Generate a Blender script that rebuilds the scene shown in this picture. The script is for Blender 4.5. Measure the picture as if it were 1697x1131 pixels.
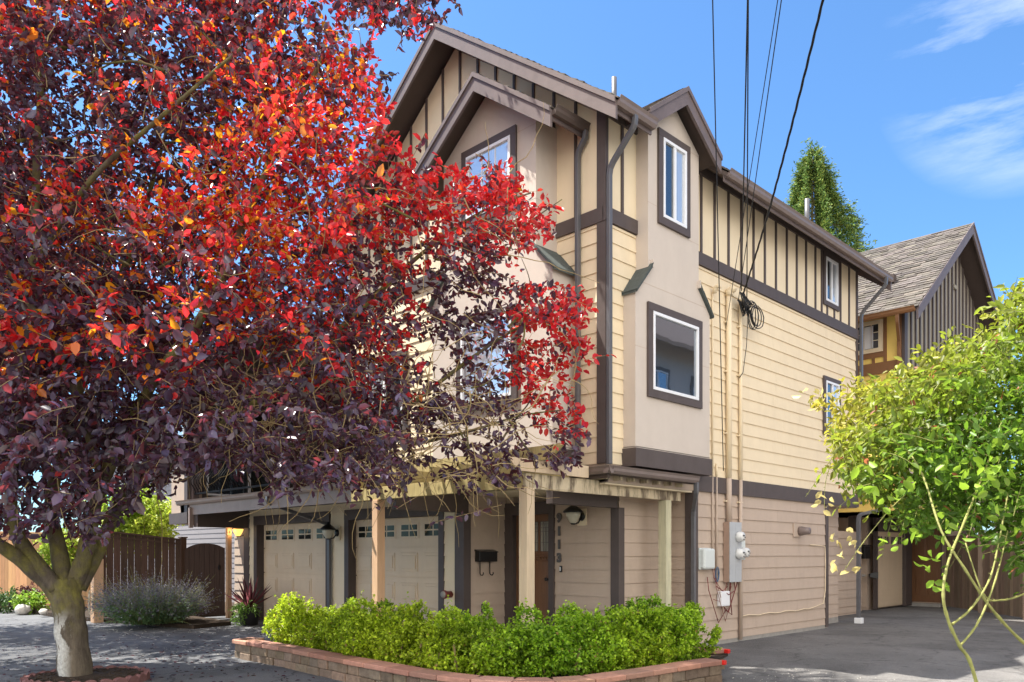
import bpy, math, random
import numpy as np
from mathutils import Vector, Matrix

# ------------------------------------------------------------------ scene, camera, light
scn = bpy.context.scene
for o in list(bpy.data.objects): bpy.data.objects.remove(o)
COL = scn.collection
R = math.radians
FPX, HY, CXP, EYE = 1326.0, 919.0, 848.5, 1.45
YAW = math.atan(1323.5 / 1326)
FW = Vector((-math.sin(YAW), math.cos(YAW), 0)); RT = Vector((math.cos(YAW), math.sin(YAW), 0))
CAM = Vector((6.7327, -8.5250, EYE))
cd = bpy.data.cameras.new('camera'); cam = bpy.data.objects.new('camera', cd); COL.objects.link(cam)
cam.location = CAM; cam.rotation_euler = (R(90), 0, YAW)
cd.sensor_width = 36; cd.lens = 36 * FPX / 1697; cd.shift_y = (HY - 565.5) / 1697
cd.clip_start = 0.05; cd.clip_end = 3000
scn.camera = cam
scn.view_settings.view_transform = 'Standard'; scn.view_settings.look = 'None'
scn.view_settings.exposure = 1.26; scn.view_settings.gamma = 1
SUNV = Vector((-3.2, -2.0, 7.15)).normalized()
world = bpy.data.worlds.new("World"); scn.world = world; world.use_nodes = True
wn = world.node_tree; bg = wn.nodes['Background']
sky = wn.nodes.new('ShaderNodeTexSky'); sky.sky_type = 'NISHITA'; sky.sun_disc = False
sky.sun_elevation = math.asin(SUNV.z); sky.sun_rotation = math.atan2(SUNV.x, SUNV.y)
sky.altitude = 100; sky.air_density = 1.0; sky.dust_density = 0.8; sky.ozone_density = 4.5
bg.inputs['Strength'].default_value = 0.10
# thin cirrus wisps low in the sky, made of noise
tc = wn.nodes.new('ShaderNodeTexCoord'); mp = wn.nodes.new('ShaderNodeMapping')
mp.inputs['Rotation'].default_value = (0.1, 0.25, 0.5); mp.inputs['Scale'].default_value = (1.2, 3.2, 6.5)
nz = wn.nodes.new('ShaderNodeTexNoise'); nz.inputs['Scale'].default_value = 1.7; nz.inputs['Detail'].default_value = 9; nz.inputs['Roughness'].default_value = .62
rp = wn.nodes.new('ShaderNodeValToRGB'); rp.color_ramp.elements[0].position = .44; rp.color_ramp.elements[1].position = .80
rp.color_ramp.elements[1].color = (.8, .8, .8, 1)
# direction of the bank of wisps
wd = (FW + RT * (850 / FPX) + Vector((0, 0, 1)) * (840 / FPX)).normalized()
dp = wn.nodes.new('ShaderNodeVectorMath'); dp.operation = 'DOT_PRODUCT'; dp.inputs[1].default_value = wd
mr = wn.nodes.new('ShaderNodeMapRange'); mr.inputs['From Min'].default_value = .9915; mr.inputs['From Max'].default_value = .998
mul = wn.nodes.new('ShaderNodeMath'); mul.operation = 'MULTIPLY'
mx = wn.nodes.new('ShaderNodeMix'); mx.data_type = 'RGBA'; mx.inputs['B'].default_value = (7.5, 7.6, 7.8, 1)
wn.links.new(tc.outputs['Generated'], mp.inputs['Vector']); wn.links.new(mp.outputs['Vector'], nz.inputs['Vector'])
wn.links.new(nz.outputs['Fac'], rp.inputs['Fac']); wn.links.new(tc.outputs['Generated'], dp.inputs[0])
wn.links.new(dp.outputs['Value'], mr.inputs['Value']); wn.links.new(mr.outputs['Result'], mul.inputs[0])
wn.links.new(rp.outputs['Color'], mul.inputs[1]); wn.links.new(mul.outputs[0], mx.inputs['Factor'])
tint = wn.nodes.new('ShaderNodeMix'); tint.data_type = 'RGBA'; tint.blend_type = 'MULTIPLY'; tint.inputs['Factor'].default_value = 1; tint.inputs['B'].default_value = (.70, .98, 1.15, 1)
wn.links.new(sky.outputs['Color'], tint.inputs['A']); wn.links.new(tint.outputs['Result'], mx.inputs['A'])
# bright clouds added out of view behind the viewer, fill light for shaded walls
d2 = wn.nodes.new('ShaderNodeVectorMath'); d2.operation = 'DOT_PRODUCT'; d2.inputs[1].default_value = (-FW + Vector((0, 0, .25))).normalized()
m2 = wn.nodes.new('ShaderNodeMapRange'); m2.inputs['From Min'].default_value = .22; m2.inputs['From Max'].default_value = .5
n2 = wn.nodes.new('ShaderNodeTexNoise'); n2.inputs['Scale'].default_value = 2.3; n2.inputs['Detail'].default_value = 8; n2.inputs['Roughness'].default_value = .55
r2 = wn.nodes.new('ShaderNodeValToRGB'); r2.color_ramp.elements[0].position = .36; r2.color_ramp.elements[1].position = .5
mu2 = wn.nodes.new('ShaderNodeMath'); mu2.operation = 'MULTIPLY'
mx2 = wn.nodes.new('ShaderNodeMix'); mx2.data_type = 'RGBA'; mx2.inputs['B'].default_value = (12.3, 11.7, 11.0, 1)
wn.links.new(tc.outputs['Generated'], d2.inputs[0]); wn.links.new(d2.outputs['Value'], m2.inputs['Value']); wn.links.new(tc.outputs['Generated'], n2.inputs['Vector'])
wn.links.new(n2.outputs['Fac'], r2.inputs['Fac']); wn.links.new(m2.outputs['Result'], mu2.inputs[0]); wn.links.new(r2.outputs['Color'], mu2.inputs[1])
wn.links.new(mu2.outputs[0], mx2.inputs['Factor']); wn.links.new(mx.outputs['Result'], mx2.inputs['A']); wn.links.new(mx2.outputs['Result'], bg.inputs['Color'])
sl = bpy.data.lights.new('sun', 'SUN'); sl.energy = 5.0; sl.angle = R(.53); sl.color = (1, .95, .86)
so = bpy.data.objects.new('sun', sl); COL.objects.link(so); so.rotation_euler = SUNV.to_track_quat('Z', 'Y').to_euler()
so.location = (-10, -8, 20)

def PX(px, py, s):          # a point at depth s metres from the camera
    return CAM + FW * s + RT * ((px - CXP) / FPX * s) + Vector((0, 0, (HY - py) / FPX * s))

# ------------------------------------------------------------------ materials
MATS = {}
def mat(name, col, rough=.7, spec=.3, noise=.12, scale=6, bump=0, bscale=40, attr=False, metal=0, dirt=0, aniso=None):
    m = bpy.data.materials.new(name); m.use_nodes = True; nt = m.node_tree; b = nt.nodes['Principled BSDF']
    b.inputs['Roughness'].default_value = rough; b.inputs['Specular IOR Level'].default_value = spec
    b.inputs['Metallic'].default_value = metal
    t = nt.nodes.new('ShaderNodeTexCoord'); v = t.outputs['Object']
    if aniso:
        mpn = nt.nodes.new('ShaderNodeMapping'); mpn.inputs['Scale'].default_value = aniso
        nt.links.new(v, mpn.inputs['Vector']); v = mpn.outputs['Vector']
    n = nt.nodes.new('ShaderNodeTexNoise'); n.inputs['Scale'].default_value = scale; n.inputs['Detail'].default_value = 8
    n.inputs['Roughness'].default_value = .65
    nt.links.new(v, n.inputs['Vector'])
    mrr = nt.nodes.new('ShaderNodeMapRange'); mrr.inputs['From Min'].default_value = .25; mrr.inputs['From Max'].default_value = .75
    mrr.inputs['To Min'].default_value = 1 - noise; mrr.inputs['To Max'].default_value = 1 + noise * .6
    nt.links.new(n.outputs['Fac'], mrr.inputs['Value'])
    mm = nt.nodes.new('ShaderNodeMix'); mm.data_type = 'RGBA'; mm.blend_type = 'MULTIPLY'; mm.inputs['Factor'].default_value = 1
    mm.inputs['A'].default_value = (*col, 1); nt.links.new(mrr.outputs['Result'], mm.inputs['B']); out = mm.outputs['Result']
    if attr:
        at = nt.nodes.new('ShaderNodeAttribute'); at.attribute_name = 'Col'
        m2 = nt.nodes.new('ShaderNodeMix'); m2.data_type = 'RGBA'; m2.blend_type = 'MULTIPLY'; m2.inputs['Factor'].default_value = 1
        nt.links.new(out, m2.inputs['A']); nt.links.new(at.outputs['Color'], m2.inputs['B']); out = m2.outputs['Result']
    if dirt:
        n3 = nt.nodes.new('ShaderNodeTexNoise'); n3.inputs['Scale'].default_value = 1.3; n3.inputs['Detail'].default_value = 10; n3.inputs['Roughness'].default_value = .7
        q3 = nt.nodes.new('ShaderNodeMapping'); q3.inputs['Scale'].default_value = (2.6, 2.6, .7); nt.links.new(t.outputs['Object'], q3.inputs[0]); nt.links.new(q3.outputs[0], n3.inputs['Vector'])
        r3 = nt.nodes.new('ShaderNodeMapRange'); r3.inputs['From Min'].default_value = .47; r3.inputs['From Max'].default_value = .72; r3.inputs['To Max'].default_value = dirt
        nt.links.new(n3.outputs['Fac'], r3.inputs['Value'])
        m3 = nt.nodes.new('ShaderNodeMix'); m3.data_type = 'RGBA'; m3.inputs['B'].default_value = (col[0] * .55, col[1] * .5, col[2] * .45, 1)
        nt.links.new(r3.outputs['Result'], m3.inputs['Factor']); nt.links.new(out, m3.inputs['A']); out = m3.outputs['Result']
    nt.links.new(out, b.inputs['Base Color'])
    if bump:
        n2 = nt.nodes.new('ShaderNodeTexNoise'); n2.inputs['Scale'].default_value = bscale; n2.inputs['Detail'].default_value = 6
        nt.links.new(v, n2.inputs['Vector'])
        bp = nt.nodes.new('ShaderNodeBump'); bp.inputs['Strength'].default_value = bump; bp.inputs['Distance'].default_value = .01
        nt.links.new(n2.outputs['Fac'], bp.inputs['Height']); nt.links.new(bp.outputs['Normal'], b.inputs['Normal'])
    MATS[name] = m; return m

def leafmat(name, trans=.45, rough=.4, spec=.5):
    m = bpy.data.materials.new(name); m.use_nodes = True; nt = m.node_tree; nt.nodes.clear()
    o = nt.nodes.new('ShaderNodeOutputMaterial'); p = nt.nodes.new('ShaderNodeBsdfPrincipled'); tr = nt.nodes.new('ShaderNodeBsdfTranslucent')
    at = nt.nodes.new('ShaderNodeAttribute'); at.attribute_name = 'Col'; a2 = nt.nodes.new('ShaderNodeAttribute'); a2.attribute_name = 'Trans'
    ms = nt.nodes.new('ShaderNodeMixShader'); ms.inputs[0].default_value = trans
    p.inputs['Roughness'].default_value = rough; p.inputs['Specular IOR Level'].default_value = spec
    nt.links.new(at.outputs['Color'], p.inputs['Base Color']); nt.links.new(a2.outputs['Color'], tr.inputs['Color'])
    nt.links.new(p.outputs[0], ms.inputs[1]); nt.links.new(tr.outputs[0], ms.inputs[2]); nt.links.new(ms.outputs[0], o.inputs[0])
    MATS[name] = m; return m

mat('cream', (.81, .675, .47), noise=.06, scale=3, bump=.12, bscale=120, aniso=(1, 1, 1), dirt=.12)
mat('creampanel', (.81, .685, .485), noise=.05, scale=2, bump=.15, bscale=200, dirt=.10)
mat('taupe', (.52, .41, .325), noise=.07, scale=3, bump=.12, bscale=120, dirt=.18)
mat('baywall', (.60, .525, .455), noise=.05, scale=3, bump=.15, bscale=160, dirt=.10)
mat('trim', (.098, .077, .072), rough=.55, noise=.14, scale=5, bump=.1, bscale=90, dirt=.25)
mat('barge', (.165, .130, .125), rough=.5, noise=.18, scale=4, bump=.1, bscale=80, dirt=.25)
mat('gutter', (.20, .155, .14), rough=.4, spec=.5, noise=.15, scale=6)
mat('downspout', (.115, .115, .125), rough=.38, spec=.5, noise=.1, scale=5)
mat('fascia', (.36, .28, .24), rough=.5, noise=.15, scale=4, dirt=.2)
mat('soffit', (.10, .075, .065), rough=.7, noise=.1)
mat('vinyl', (.82, .83, .85), rough=.35, spec=.5, noise=.03)
mat('garage', (.74, .585, .41), rough=.5, noise=.05, scale=4, dirt=.12)
mat('shingle', (.135, .118, .105), rough=.85, noise=.3, scale=20, bump=.4, bscale=120, attr=True)
mat('ochre', (.50, .40, .18), noise=.35, scale=3.5, aniso=(7, 7, 1), bump=.2, bscale=30)
mat('shinglegreen', (.085, .10, .095), rough=.8, noise=.3, scale=20, bump=.4, bscale=100)
mat('doorwood', (.20, .095, .045), rough=.35, spec=.5, noise=.25, scale=5, aniso=(8, 8, .6))
mat('black', (.012, .012, .013), rough=.35, spec=.5, noise=.1)
mat('iron', (.012, .012, .014), rough=.7, spec=.15, noise=.1)
mat('number', (.10, .09, .085), rough=.4, noise=.1)
mat('brassglass', (.62, .58, .46), rough=.3, spec=.5, noise=.1)
mat('yellow', (.95, .70, .20), noise=.05, scale=3, dirt=.08)
mat('browntrim', (.26, .13, .06), noise=.1, rough=.6)
mat('graypanel', (.33, .30, .24), noise=.07, scale=3, dirt=.12)
mat('graysiding', (.25, .235, .245), noise=.06, scale=3, dirt=.1)
mat('cedar', (.56, .31, .15), noise=.25, scale=4, aniso=(9, 9, .7), bump=.2, bscale=30, attr=True)
mat('darkfence', (.090, .052, .036), noise=.3, scale=4, aniso=(9, 9, .7), bump=.2, bscale=30, attr=True)
mat('greyfence', (.27, .20, .15), noise=.3, scale=4, aniso=(9, 9, .7), bump=.2, bscale=30, attr=True)
mat('gatewood', (.062, .034, .024), noise=.35, scale=4, aniso=(9, 9, .5), bump=.2, bscale=30)
mat('post', (.70, .55, .38), noise=.16, scale=3.5, aniso=(7, 7, .7), bump=.15, bscale=30, dirt=.15)
mat('postorange', (.68, .44, .27), noise=.16, scale=3.5, aniso=(7, 7, .7), bump=.15, bscale=30)
mat('mosspost', (.60, .56, .38), noise=.25, scale=3.5, aniso=(7, 7, .7), bump=.15, bscale=30)
mat('ringstone', (.20, .10, .095), rough=.9, noise=.3, scale=10, bump=.4, bscale=60)
mat('block', (.235, .175, .13), rough=.9, noise=.4, scale=14, bump=.7, bscale=45, attr=True)
mat('cap', (.42, .225, .17), rough=.85, noise=.22, scale=10, bump=.3, bscale=70, attr=True)
mat('asphalt', (.15, .16, .18), rough=.9, noise=.28, scale=1.8, bump=.5, bscale=260)
mat('driveway', (.23, .22, .205), rough=.9, noise=.3, scale=1.6, bump=.6, bscale=240)
mat('concrete', (.34, .32, .29), rough=.9, noise=.2, scale=7, bump=.3, bscale=80)
mat('soil', (.05, .035, .024), rough=1, noise=.5, scale=12, bump=1, bscale=40)
mat('dirt', (.13, .10, .075), rough=1, noise=.5, scale=9, bump=1, bscale=40)
mat('meterbox', (.44, .46, .48), rough=.4, spec=.5, noise=.06)
mat('meterside', (.36, .25, .19), rough=.5, noise=.06)
mat('whitebox', (.66, .70, .68), rough=.45, noise=.05)
mat('meterglass', (.70, .70, .68), rough=.12, spec=.8, noise=.05)
mat('cable', (.025, .025, .027), rough=.5, noise=.1)
mat('red', (.62, .02, .015), rough=.4, noise=.1)
mat('maroon', (.22, .05, .045), rough=.5, noise=.15)
mat('blind', (.75, .76, .78), rough=.7, noise=.05)
mat('rock', (.55, .52, .47), rough=.9, noise=.3, scale=8, bump=.5, bscale=30)
mat('rope', (.62, .57, .45), rough=.9, noise=.2, scale=20)
mat('potmat', (.03, .028, .03), rough=.4, noise=.2)
mat('twig', (.34, .25, .12), rough=.8, noise=.3, scale=20)
mat('cane', (.27, .27, .08), rough=.6, noise=.45, scale=14, bump=.4, bscale=60)
mat('bluefab', (.10, .17, .28), rough=.6, noise=.2)

def asphalt(name, col, crack=.5):
    m = mat(name, col, rough=.92, noise=.30, scale=1.1, bump=.7, bscale=300); nt = m.node_tree; b = nt.nodes['Principled BSDF']; src = b.inputs['Base Color'].links[0].from_socket
    t = nt.nodes.new('ShaderNodeTexCoord')
    def nz(sc, lo, hi, a, c, det=3):
        n = nt.nodes.new('ShaderNodeTexNoise'); n.inputs['Scale'].default_value = sc; n.inputs['Detail'].default_value = det; nt.links.new(t.outputs['Object'], n.inputs[0])
        q = nt.nodes.new('ShaderNodeMapRange'); q.inputs['From Min'].default_value = lo; q.inputs['From Max'].default_value = hi; q.inputs['To Min'].default_value = a; q.inputs['To Max'].default_value = c; nt.links.new(n.outputs['Fac'], q.inputs['Value']); return q.outputs[0]
    def mul(A, f):
        x = nt.nodes.new('ShaderNodeMix'); x.data_type = 'RGBA'; x.blend_type = 'MULTIPLY'; x.inputs['Factor'].default_value = 1; nt.links.new(A, x.inputs['A']); nt.links.new(f, x.inputs['B']); return x.outputs['Result']
    c = mul(src, nz(90, .3, .7, .62, 1.45)); c = mul(c, nz(.45, .48, .56, 1, .80, 8)); c = mul(c, nz(4.5, .60, .68, 1, .72, 6))
    v = nt.nodes.new('ShaderNodeTexVoronoi'); v.feature = 'DISTANCE_TO_EDGE'; v.inputs['Scale'].default_value = .55
    wv = nt.nodes.new('ShaderNodeTexNoise'); wv.inputs['Scale'].default_value = 2.5; wv.inputs['Detail'].default_value = 6; nt.links.new(t.outputs['Object'], wv.inputs[0])
    ad = nt.nodes.new('ShaderNodeMix'); ad.data_type = 'RGBA'; ad.blend_type = 'ADD'; ad.inputs['Factor'].default_value = .55; nt.links.new(t.outputs['Object'], ad.inputs['A']); nt.links.new(wv.outputs['Color'], ad.inputs['B']); nt.links.new(ad.outputs['Result'], v.inputs['Vector'])
    q = nt.nodes.new('ShaderNodeMapRange'); q.inputs['From Min'].default_value = .004; q.inputs['From Max'].default_value = .012; q.inputs['To Min'].default_value = crack; q.inputs['To Max'].default_value = 1; nt.links.new(v.outputs['Distance'], q.inputs['Value'])
    nt.links.new(mul(c, q.outputs[0]), b.inputs['Base Color'])
asphalt('asphalt', (.155, .158, .165)); asphalt('driveway', (.175, .168, .162), .7)

def bark(name):
    m = bpy.data.materials.new(name); m.use_nodes = True; nt = m.node_tree; b = nt.nodes['Principled BSDF']; b.inputs['Roughness'].default_value = .9
    t = nt.nodes.new('ShaderNodeTexCoord')
    def noise(s, d=8, mpv=None):
        n = nt.nodes.new('ShaderNodeTexNoise'); n.inputs['Scale'].default_value = s; n.inputs['Detail'].default_value = d; n.inputs['Roughness'].default_value = .7
        if mpv:
            q = nt.nodes.new('ShaderNodeMapping'); q.inputs['Scale'].default_value = mpv; nt.links.new(t.outputs['Object'], q.inputs['Vector']); nt.links.new(q.outputs[0], n.inputs['Vector'])
        else: nt.links.new(t.outputs['Object'], n.inputs['Vector'])
        return n.outputs['Fac']
    def ramp(f, a, bb, ca, cb):
        r = nt.nodes.new('ShaderNodeValToRGB'); r.color_ramp.elements[0].position = a; r.color_ramp.elements[1].position = bb
        r.color_ramp.elements[0].color = (*ca, 1); r.color_ramp.elements[1].color = (*cb, 1); nt.links.new(f, r.inputs['Fac']); return r.outputs['Color']
    def mix(f, A, B):
        q = nt.nodes.new('ShaderNodeMix'); q.data_type = 'RGBA'; nt.links.new(f, q.inputs['Factor']); nt.links.new(A, q.inputs['A']); nt.links.new(B, q.inputs['B']); return q.outputs['Result']
    base = ramp(noise(6, 10, (1, 1, .35)), .35, .68, (.05, .038, .028), (.19, .155, .11))
    moss = ramp(noise(9), .3, .7, (.085, .075, .02), (.24, .215, .05))
    mossmask = ramp(noise(2.2), .42, .58, (0, 0, 0), (1, 1, 1))
    lich = ramp(noise(30), .3, .7, (.36, .35, .32), (.70, .70, .65))
    sep = nt.nodes.new('ShaderNodeSeparateXYZ'); nt.links.new(t.outputs['Object'], sep.inputs[0])
    low = nt.nodes.new('ShaderNodeMapRange'); low.inputs['From Min'].default_value = .85; low.inputs['From Max'].default_value = .6; nt.links.new(sep.outputs['Z'], low.inputs['Value'])
    lm = ramp(noise(9, 12, (1, 1, .3)), .47, .52, (0, 0, 0), (1, 1, 1))
    lft = nt.nodes.new('ShaderNodeVectorMath'); lft.operation = 'DOT_PRODUCT'; lft.inputs[1].default_value = (-.7, -.7, 0); nt.links.new(t.outputs['Object'], lft.inputs[0])
    lfm = nt.nodes.new('ShaderNodeMapRange'); lfm.inputs['From Min'].default_value = -.06; lfm.inputs['From Max'].default_value = .06; nt.links.new(lft.outputs['Value'], lfm.inputs['Value'])
    lm0 = nt.nodes.new('ShaderNodeMath'); lm0.operation = 'MULTIPLY'; nt.links.new(low.outputs[0], lm0.inputs[0]); nt.links.new(lfm.outputs[0], lm0.inputs[1])
    lmm = nt.nodes.new('ShaderNodeMath'); lmm.operation = 'MULTIPLY'; nt.links.new(lm0.outputs[0], lmm.inputs[0]); nt.links.new(lm, lmm.inputs[1])
    hi = nt.nodes.new('ShaderNodeMapRange'); hi.inputs['From Min'].default_value = .5; hi.inputs['From Max'].default_value = .9; nt.links.new(sep.outputs['Z'], hi.inputs['Value'])
    mm2 = nt.nodes.new('ShaderNodeMath'); mm2.operation = 'MULTIPLY'; nt.links.new(hi.outputs[0], mm2.inputs[0]); nt.links.new(mossmask, mm2.inputs[1])
    c = mix(mm2.outputs[0], base, moss); c = mix(lmm.outputs[0], c, lich)
    nt.links.new(c, b.inputs['Base Color'])
    bp = nt.nodes.new('ShaderNodeBump'); bp.inputs['Strength'].default_value = .9; bp.inputs['Distance'].default_value = .03
    nt.links.new(noise(26, 12, (1, 1, .22)), bp.inputs['Height']); nt.links.new(bp.outputs[0], b.inputs['Normal'])
    MATS[name] = m
bark('bark')

def stained(name):
    m = mat(name, (.62, .52, .36), noise=.15, scale=4)
    nt = m.node_tree; b = nt.nodes['Principled BSDF']; src = b.inputs['Base Color'].links[0].from_socket
    t = nt.nodes.new('ShaderNodeTexCoord'); q = nt.nodes.new('ShaderNodeMapping'); q.inputs['Scale'].default_value = (5, 5, 1.0)
    n = nt.nodes.new('ShaderNodeTexNoise'); n.inputs['Scale'].default_value = 1.6; n.inputs['Detail'].default_value = 10; n.inputs['Roughness'].default_value = .65
    nt.links.new(t.outputs['Object'], q.inputs[0]); nt.links.new(q.outputs[0], n.inputs[0])
    r = nt.nodes.new('ShaderNodeValToRGB'); r.color_ramp.elements[0].position = .47; r.color_ramp.elements[1].position = .6
    nt.links.new(n.outputs['Fac'], r.inputs[0])
    x = nt.nodes.new('ShaderNodeMix'); x.data_type = 'RGBA'; nt.links.new(r.outputs[0], x.inputs['Factor']); nt.links.new(src, x.inputs['A']); x.inputs['B'].default_value = (.17, .13, .09, 1)
    nt.links.new(x.outputs['Result'], b.inputs['Base Color'])
stained('stained')

def glass(name, col=(.02, .028, .035), mix=.55, tint=(.75, .82, .9)):
    m = bpy.data.materials.new(name); m.use_nodes = True; nt = m.node_tree; b = nt.nodes['Principled BSDF']
    b.inputs['Base Color'].default_value = (*col, 1); b.inputs['Roughness'].default_value = .06; b.inputs['Specular IOR Level'].default_value = .9
    g = nt.nodes.new('ShaderNodeBsdfGlossy'); g.inputs['Roughness'].default_value = .015; g.inputs['Color'].default_value = (*tint, 1)
    n = nt.nodes.new('ShaderNodeTexNoise'); n.inputs['Scale'].default_value = 1.2; t = nt.nodes.new('ShaderNodeTexCoord'); nt.links.new(t.outputs['Object'], n.inputs[0])
    bp = nt.nodes.new('ShaderNodeBump'); bp.inputs['Strength'].default_value = .12; bp.inputs['Distance'].default_value = .02; nt.links.new(n.outputs[0], bp.inputs['Height'])
    nt.links.new(bp.outputs[0], g.inputs['Normal'])
    x = nt.nodes.new('ShaderNodeMixShader'); x.inputs[0].default_value = mix; o = nt.nodes['Material Output']
    nt.links.new(b.outputs[0], x.inputs[1]); nt.links.new(g.outputs[0], x.inputs[2]); nt.links.new(x.outputs[0], o.inputs[0]); MATS[name] = m
glass('glass', mix=.4); glass('garageglass', (.02, .022, .018), .012, (.5, .5, .45)); MATS['garageglass'].node_tree.nodes['Principled BSDF'].inputs['Specular IOR Level'].default_value = .12; glass('darkglass', mix=.12); glass('brightglass', (.42, .46, .50), .35, (.9, .93, .96)); glass('doorglass', (.35, .33, .28), .2)

def emis(name, col, s):
    m = bpy.data.materials.new(name); m.use_nodes = True; b = m.node_tree.nodes['Principled BSDF']
    b.inputs['Base Color'].default_value = (*col, 1); b.inputs['Emission Color'].default_value = (*col, 1); b.inputs['Emission Strength'].default_value = s; MATS[name] = m
emis('litlamp', (1, .55, .12), .8)
leafmat('plumleaf', .5, .27, .7); leafmat('greenleaf', .4, .45, .4); leafmat('needle', .25, .6, .2)

# ------------------------------------------------------------------ object helpers
def link(o, parent):
    COL.objects.link(o)
    if parent: o.parent = parent
    return o
def empty(name, label, cat, loc=(0, 0, 0), group=None):
    o = bpy.data.objects.new(name, None); COL.objects.link(o); o.location = loc; o['label'] = label; o['category'] = cat
    o.empty_display_size = .2
    if group: o['group'] = group
    return o
def tag(o, label, cat, group=None, kind=None):
    o['label'] = label; o['category'] = cat
    if group: o['group'] = group
    if kind: o['kind'] = kind
    return o
class Fr:                       # a wall plane: u along it, z up, n out of it
    def __init__(s, o, u, n): s.o = Vector(o); s.u = Vector(u); s.n = Vector(n)
    def p(s, u, z, n): return s.o + s.u * u + s.n * n + Vector((0, 0, z))
FRONT = lambda y: Fr((0, y, 0), (1, 0, 0), (0, -1, 0))
SIDE = lambda x: Fr((x, 0, 0), (0, 1, 0), (1, 0, 0))
class MB:
    def __init__(s): s.v = []; s.f = []; s.c = []
    def quad(s, *p, c=(1, 1, 1)):
        i = len(s.v); s.v += [tuple(q) for q in p]; s.f.append(tuple(range(i, i + len(p)))); s.c.append(c)
    def hexa(s, P, c=(1, 1, 1)):   # 8 points, bottom 0-3, top 4-7
        i = len(s.v); s.v += [tuple(q) for q in P]
        for f in ((3, 2, 1, 0), (4, 5, 6, 7), (0, 1, 5, 4), (1, 2, 6, 5), (2, 3, 7, 6), (3, 0, 4, 7)):
            s.f.append(tuple(i + k for k in f)); s.c.append(c)
    def box(s, x0, x1, y0, y1, z0, z1, c=(1, 1, 1)):
        s.hexa([(x0, y0, z0), (x1, y0, z0), (x1, y1, z0), (x0, y1, z0), (x0, y0, z1), (x1, y0, z1), (x1, y1, z1), (x0, y1, z1)], c)
    def fbox(s, fr, u0, u1, z0, z1, n0, n1, c=(1, 1, 1)):
        s.hexa([fr.p(u0, z0, n1), fr.p(u1, z0, n1), fr.p(u1, z0, n0), fr.p(u0, z0, n0), fr.p(u0, z1, n1), fr.p(u1, z1, n1), fr.p(u1, z1, n0), fr.p(u0, z1, n0)], c)
    def prism(s, poly, d, c=(1, 1, 1)):    # polygon (list of points) extruded by vector d
        i = len(s.v); n = len(poly); d = Vector(d); s.v += [tuple(Vector(p)) for p in poly] + [tuple(Vector(p) + d) for p in poly]
        s.f.append(tuple(range(i, i + n))); s.c.append(c); s.f.append(tuple(range(i + 2 * n - 1, i + n - 1, -1))); s.c.append(c)
        for k in range(n):
            s.f.append((i + k, i + (k + 1) % n, i + n + (k + 1) % n, i + n + k)); s.c.append(c)
    def tube(s, pts, r, sides=8, c=(1, 1, 1), cap=True):
        pts = [Vector(p) for p in pts]; n = len(pts)
        rr = r if isinstance(r, (list, tuple)) else [r] * n
        i0 = len(s.v); up = None
        for k, p in enumerate(pts):
            t = (pts[min(k + 1, n - 1)] - pts[max(k - 1, 0)]).normalized()
            if up is None: up = t.orthogonal().normalized()
            up = (up - t * up.dot(t)); up = up.normalized() if up.length > 1e-6 else t.orthogonal().normalized()
            b = t.cross(up)
            for j in range(sides):
                a = 2 * math.pi * j / sides; s.v.append(tuple(p + (up * math.cos(a) + b * math.sin(a)) * rr[k]))
        for k in range(n - 1):
            for j in range(sides):
                a = i0 + k * sides + j; b2 = i0 + k * sides + (j + 1) % sides
                s.f.append((a, b2, b2 + sides, a + sides)); s.c.append(c)
        if cap:
            s.f.append(tuple(i0 + j for j in reversed(range(sides)))); s.c.append(c)
            s.f.append(tuple(i0 + (n - 1) * sides + j for j in range(sides))); s.c.append(c)
    def rtube(s, pts, w, d, side=(0, 0, 1)):   # rectangular section tube
        pts = [Vector(p) for p in pts]; n = len(pts); i0 = len(s.v); side = Vector(side)
        for k, p in enumerate(pts):
            t = (pts[min(k + 1, n - 1)] - pts[max(k - 1, 0)]).normalized()
            a = side.cross(t).normalized() if side.cross(t).length > 1e-4 else Vector((1, 0, 0)); 
            for x, y in ((-1, -1), (1, -1), (1, 1), (-1, 1)): s.v.append(tuple(p + side * (x * w / 2) + a * (y * d / 2)))
        for k in range(n - 1):
            for j in range(4):
                a = i0 + 4 * k + j; b = i0 + 4 * k + (j + 1) % 4; s.f.append((a, b, b + 4, a + 4)); s.c.append((1, 1, 1))
        s.f.append((i0 + 3, i0 + 2, i0 + 1, i0)); s.c.append((1, 1, 1)); e = i0 + 4 * (n - 1); s.f.append((e, e + 1, e + 2, e + 3)); s.c.append((1, 1, 1))
    def lathe(s, org, prof, sides=16, ax=(0, 0, 1), c=(1, 1, 1)):
        org = Vector(org); ax = Vector(ax).normalized(); e1 = ax.orthogonal().normalized(); e2 = ax.cross(e1); i0 = len(s.v)
        for r, h in prof:
            for j in range(sides):
                a = 2 * math.pi * j / sides; s.v.append(tuple(org + ax * h + (e1 * math.cos(a) + e2 * math.sin(a)) * r))
        for k in range(len(prof) - 1):
            for j in range(sides):
                a = i0 + k * sides + j; b = i0 + k * sides + (j + 1) % sides; s.f.append((a, b, b + sides, a + sides)); s.c.append(c)
        s.f.append(tuple(i0 + j for j in reversed(range(sides)))); s.c.append(c)
        e = i0 + (len(prof) - 1) * sides; s.f.append(tuple(e + j for j in range(sides))); s.c.append(c)
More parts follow.
